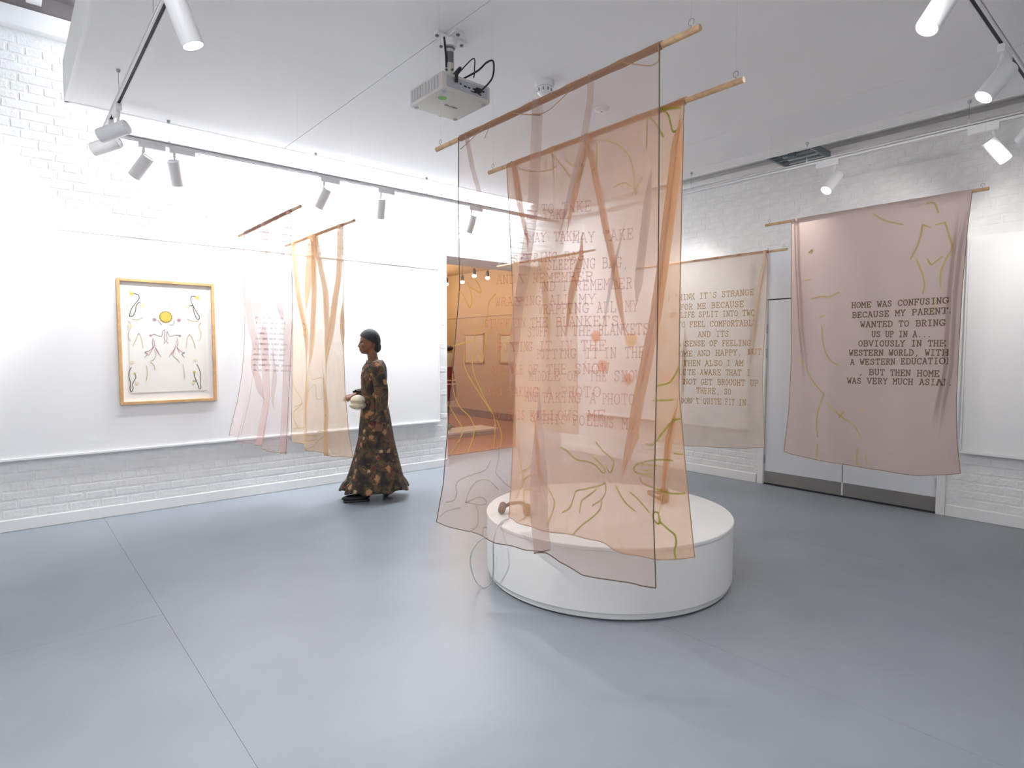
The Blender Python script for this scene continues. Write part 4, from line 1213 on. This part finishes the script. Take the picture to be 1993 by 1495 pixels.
# paper with coral shapes pinned to the board behind the beige banner
a_, b_ = onx(1142, 580, XR - .045), onx(1306, 770, XR - .045)
wp = thing('pinned_print', (XR - .045, (a_[1] + b_[1]) / 2, b_[2]), 'unframed white paper with coral shapes on the board behind the sheer banners', 'picture')
sh = MB().box(XR - .048, XR - .045, b_[1], a_[1], b_[2], a_[2]).build('sheet', 'mount_card', wp)
for x, y, r, m_ in ((1160, 655, 16, 'coral'), (1228, 662, 17, 'orange_wash'), (1290, 660, 15, 'coral'), (1172, 712, 15, 'coral'), (1222, 738, 14, 'coral'), (1296, 734, 12, 'coral')):
    c = onx(x, y, XR - .0488); R_ = r * 6.6 / 1162
    V = [(XR - .0488, c[1], c[2])] + [(XR - .0488, c[1] + R_ * (1 + .2 * math.sin(3 * k)) * math.cos(math.pi * k / 8), c[2] + R_ * (1 + .2 * math.cos(2 * k)) * math.sin(math.pi * k / 8)) for k in range(16)]
    MB().add(V, [(0, 1 + k, 1 + (k + 1) % 16) for k in range(16)]).build('painted_shape', m_, sh)

# ================================================================== WALKING PERSON
G = np.array([2.86, 5.50, 0.0])
fd = np.array([-.93, .36, 0]); fd /= np.linalg.norm(fd)
ls = np.array([-fd[1], fd[0], 0])          # the person's left, turned to the camera
def W(f_, s_, z_): return G + fd * f_ + ls * s_ + np.array([0, 0, z_])
A3 = np.array([fd, ls, [0, 0, 1.0]])


def fuse(mb, name, m, parent, voxel, smooth_it=6):
    o = mb.build(name + '_raw', m, parent)
    r = o.modifiers.new('r', 'REMESH'); r.mode = 'VOXEL'; r.voxel_size = voxel
    s_ = o.modifiers.new('s', 'SMOOTH'); s_.iterations = smooth_it; s_.factor = .5
    dg = bpy.context.evaluated_depsgraph_get()
    me = bpy.data.meshes.new_from_object(o.evaluated_get(dg))
    me.name = name
    me.polygons.foreach_set('use_smooth', [True] * len(me.polygons))
    n = bpy.data.objects.new(name, me); COL.objects.link(n); n.parent = parent
    bpy.data.objects.remove(o)
    return n


def limb(mb, pts, rs, n=14):
    pts = smooth_line(pts, 5)
    k = len(rs); rr = np.interp(np.linspace(0, k - 1, len(pts)), range(k), rs)
    mb.tube(pts, list(rr), n)
    mb.ellipsoid(pts[0], (rr[0],) * 3, 12, 8); mb.ellipsoid(pts[-1], (rr[-1],) * 3, 12, 8)


per = thing('person', G, 'person in a long brown floral dress and black head covering, walking past the honey banner', 'person')
bd = MB()
HF = .045                                   # head centre a little ahead
# skull, jaw, face
bd.ellipsoid(W(HF - .005, 0, 1.600), (.094, .074, .112), 24, 16, A3)
bd.ellipsoid(W(HF + .030, 0, 1.545), (.062, .056, .072), 20, 14, A3)
bd.ellipsoid(W(HF + .052, 0, 1.500), (.034, .036, .026), 16, 10, A3)       # chin
bd.tube([W(HF + .082, 0, 1.592), W(HF + .093, 0, 1.566), W(HF + .100, 0, 1.552), W(HF + .088, 0, 1.543)], [.010, .012, .015, .011], 10)
bd.ellipsoid(W(HF + .086, 0, 1.523), (.012, .024, .008), 12, 8, A3); bd.ellipsoid(W(HF + .083, 0, 1.509), (.012, .022, .009), 12, 8, A3)
for sg in (-1, 1):
    bd.ellipsoid(W(HF + .076, .030 * sg, 1.604), (.014, .020, .008), 12, 8, A3)   # brow
    bd.ellipsoid(W(HF + .060, .040 * sg, 1.560), (.024, .020, .020), 12, 8, A3)   # cheek
    bd.ellipsoid(W(HF - .010, .074 * sg, 1.575), (.020, .008, .032), 12, 8, A3)   # ear
# neck, shoulders, trunk
limb(bd, [W(HF - .02, 0, 1.52), W(.012, 0, 1.45), W(.0, 0, 1.38)], [.052, .050, .058])
bd.ellipsoid(W(-.01, 0, 1.365), (.080, .165, .055), 24, 12, A3)
bd.ellipsoid(W(.0, 0, 1.22), (.105, .145, .17), 24, 14, A3)
bd.ellipsoid(W(.005, 0, 1.02), (.095, .125, .14), 24, 14, A3)
bd.ellipsoid(W(-.01, 0, .86), (.115, .155, .14), 24, 14, A3)
# arms: left (to the camera) swings slightly back, right is bent and holds the bag
limb(bd, [W(-.01, .165, 1.36), W(-.035, .195, 1.22), W(-.050, .205, 1.09)], [.050, .044, .038])
limb(bd, [W(-.050, .205, 1.09), W(-.045, .205, .96), W(-.030, .200, .835)], [.038, .033, .024])
limb(bd, [W(-.01, -.165, 1.36), W(.0, -.19, 1.22), W(.015, -.18, 1.09)], [.050, .044, .038])
limb(bd, [W(.015, -.18, 1.09), W(.11, -.13, 1.07), W(.20, -.06, 1.055)], [.038, .032, .024])


def hand(mb, wrist, d, pn, th, curl):
    d = d / np.linalg.norm(d); pn = pn - d * (pn @ d); pn /= np.linalg.norm(pn); sd_ = np.cross(d, pn) * th
    A_ = np.array([d, sd_, pn])
    mb.ellipsoid(wrist + d * .045, (.052, .038, .017), 16, 10, A_)
    for k, (o, L, c) in enumerate(((.030, .070, .9), (.010, .080, 1.0), (-.011, .075, 1.05), (-.030, .058, 1.1))):
        b0_ = wrist + d * .085 + sd_ * o
        p_ = [b0_ - d * .02, b0_]
        ang = 0; cur = b0_
        for seg in (.45, .32, .23):
            ang += curl * c * .6
            cur = cur + (d * math.cos(ang) + pn * math.sin(ang)) * L * seg
            p_.append(cur)
        mb.tube(p_, [.0095, .0092, .0088, .008, .0065], 8); mb.ellipsoid(p_[-1], (.0065,) * 3, 8, 6)
    b0_ = wrist + d * .020 + sd_ * .030
    p_ = [b0_, b0_ + sd_ * .025 + d * .025 + pn * .01, b0_ + sd_ * .030 + d * .055 + pn * .025, b0_ + sd_ * .026 + d * .075 + pn * .035]
    mb.tube(p_, [.013, .011, .0095, .007], 8); mb.ellipsoid(p_[-1], (.007,) * 3, 8, 6)


hand(bd, W(-.030, .200, .835), np.array(fd) * .12 + np.array([0, 0, -1.0]), -ls, 1, .45)
hand(bd, W(.20, -.06, 1.055), np.array(fd) * .55 + ls * .75, np.array([0, 0, -1.0]), -1, .9)
# legs mid-stride
limb(bd, [W(-.01, .085, .84), W(.07, .085, .48)], [.082, .056]); limb(bd, [W(.07, .085, .48), W(.10, .08, .28), W(.125, .08, .09)], [.056, .050, .034])
limb(bd, [W(-.01, -.085, .84), W(-.05, -.085, .47)], [.082, .056]); limb(bd, [W(-.05, -.085, .47), W(-.15, -.08, .29), W(-.235, -.08, .125)], [.056, .050, .034])
bd.ellipsoid(W(.165, .08, .045), (.11, .034, .030), 16, 10, A3)
bd.ellipsoid(W(-.20, -.08, .085), (.085, .034, .040), 16, 10, A3)
fuse(bd, 'body', 'skin', per, .0055, 4)
# head covering: close black cap
cp = MB(); n_u, n_v = 36, 18
V = []; Fc = []
for i in range(n_v + 1):
    th = (i / n_v) * math.radians(112)
    for k in range(n_u):
        ph = 2 * math.pi * k / n_u
        back = -math.cos(ph)
        lim = math.radians(62) + math.radians(52) * (.5 + .5 * back) ** .8
        t_ = (i / n_v) * lim
        V.append(W(HF - .008 + (.108) * math.sin(t_) * math.cos(ph), .088 * math.sin(t_) * math.sin(ph), 1.604 + .124 * math.cos(t_)))
for i in range(n_v):
    for k in range(n_u):
        Fc.append((i * n_u + k, i * n_u + (k + 1) % n_u, (i + 1) * n_u + (k + 1) % n_u, (i + 1) * n_u + k))
cp.add(V, Fc)
cp.ellipsoid(W(HF - .075, 0, 1.545), (.045, .062, .060), 18, 12, A3)
cp.build('head_cap', 'hair_black', per, True)
for sg in (-1, 1):
    MB().ellipsoid(W(HF + .079, .030 * sg, 1.590), (.009, .014, .007), 10, 6, A3).build('eye', 'hair_black', per, True)


# dress: lofted rings from bust to ruffled hem
def loft(rings, n, name, m, parent, wob=None):
    P = []
    for i, (z, f0, s0, a, b) in enumerate(rings):
        row = []
        for k in range(n + 1):
            ph = 2 * math.pi * (k % n) / n
            w_ = 1 + (wob(i / (len(rings) - 1), ph) if wob else 0)
            row.append(W(f0 + a * w_ * math.cos(ph), s0 + b * w_ * math.sin(ph), z + (0.012 * math.sin(9 * ph) * max(0, i / (len(rings) - 1) - .8) * 5 if wob else 0)))
        P.append(row)
    o = grid_mesh(name, np.array(P), m, parent)
    md = o.modifiers.new('t', 'SOLIDIFY'); md.thickness = .003
    return o


ctrl = [(1.375, -.012, .098, .158), (1.33, -.005, .118, .168), (1.24, .0, .128, .165), (1.12, .005, .120, .150), (1.02, .0, .118, .148), (.92, -.005, .135, .168), (.78, -.01, .155, .185), (.62, -.015, .175, .20), (.45, -.015, .215, .225), (.30, -.012, .255, .25), (.20, -.005, .285, .265), (.165, -.0, .315, .27), (.125, .0, .335, .27), (.10, .0, .340, .272)]
zc = np.array([c[0] for c in ctrl])[::-1]
zs = np.linspace(1.375, .10, 60)
ip = lambda j: np.interp(zs, zc, np.array([c[j] for c in ctrl])[::-1])
rings = [(z, f_, 0, a, b) for z, f_, a, b in zip(zs, ip(1), ip(2), ip(3))]
loft(rings, 96, 'dress', 'dress', per, lambda t, ph: (.055 * t * t) * math.sin(7 * ph + 3 * t) + .035 * max(0, t - .82) * 5 * math.sin(17 * ph))
# shoulder yoke closing towards the neck
loft([(1.372, -.012, 0, .098, .160), (1.40, -.012, 0, .085, .135), (1.412, -.010, 0, .078, .105)], 64, 'yoke', 'dress', per)


def sleeve(pts, rs, flare):
    pts = smooth_line(pts, 8); k = len(rs)
    rr = np.interp(np.linspace(0, k - 1, len(pts)), range(k), rs)
    P = []
    for i, p_ in enumerate(pts):
        d = pts[min(i + 1, len(pts) - 1)] - pts[max(i - 1, 0)]; d = d / np.linalg.norm(d)
        u_ = np.cross(d, fd if abs(d @ fd) < .8 else ls); u_ /= np.linalg.norm(u_); v_ = np.cross(d, u_)
        t = i / (len(pts) - 1)
        P.append([p_ + rr[i] * (1 + .16 * max(0, t - flare) / (1 - flare) * math.sin(8 * 2 * math.pi * q_ / 40)) * (u_ * math.cos(2 * math.pi * q_ / 40) + v_ * math.sin(2 * math.pi * q_ / 40)) for q_ in range(41)])
    o = grid_mesh('sleeve', np.array(P), 'dress', per)
    md = o.modifiers.new('t', 'SOLIDIFY'); md.thickness = .003


sleeve([W(-.01, .140, 1.375), W(-.022, .178, 1.29), W(-.045, .205, 1.12), W(-.048, .206, .98), W(-.04, .204, .90), W(-.032, .202, .815)], [.062, .068, .068, .058, .052, .088], .72)
sleeve([W(-.01, -.140, 1.375), W(.0, -.178, 1.29), W(.012, -.19, 1.13), W(.05, -.17, 1.075), W(.11, -.13, 1.07), W(.175, -.08, 1.06)], [.062, .068, .066, .058, .048, .046], .72)
for (f_, s_, zf, tilt) in ((.185, .08, .0, 0), (-.215, -.08, .045, -.5)):
    m = MB()
    ca, sa = math.cos(tilt), math.sin(tilt)
    B3 = np.array([fd * ca + np.array([0, 0, sa]), ls, -fd * sa + np.array([0, 0, ca])])
    m.ellipsoid(W(f_ + .02, s_, zf + .040), (.135, .046, .036), 24, 12, B3)
    m.ellipsoid(W(f_ - .07, s_, zf + .065), (.055, .042, .045), 16, 10, B3)
    c = W(f_ + .01, s_, zf + .012)
    m.obox(c, B3[0] * .125, B3[1] * .040, B3[2] * .011, .2)
    m.build('shoe', 'black', per, True, 60)
# cream bag held against the front
bg = thing('clutch_bag', W(.20, .03, .965), 'soft cream bag held against the waist of the walking person', 'bag')
bb_ = MB(); bb_.ellipsoid(W(.165, .055, 1.005), (.075, .10, .062), 24, 14, A3); bb_.ellipsoid(W(.165, .055, .965), (.085, .115, .045), 24, 14, A3)
bb_.build('pouch', 'bag_cream', bg, True)
MB().tube([W(.165 + .075 * math.cos(a), .055 + .10 * math.sin(a), 1.018) for a in np.linspace(0, 2 * math.pi, 30)], .004, 6).build('seam', 'cream_cloth', bg, True)
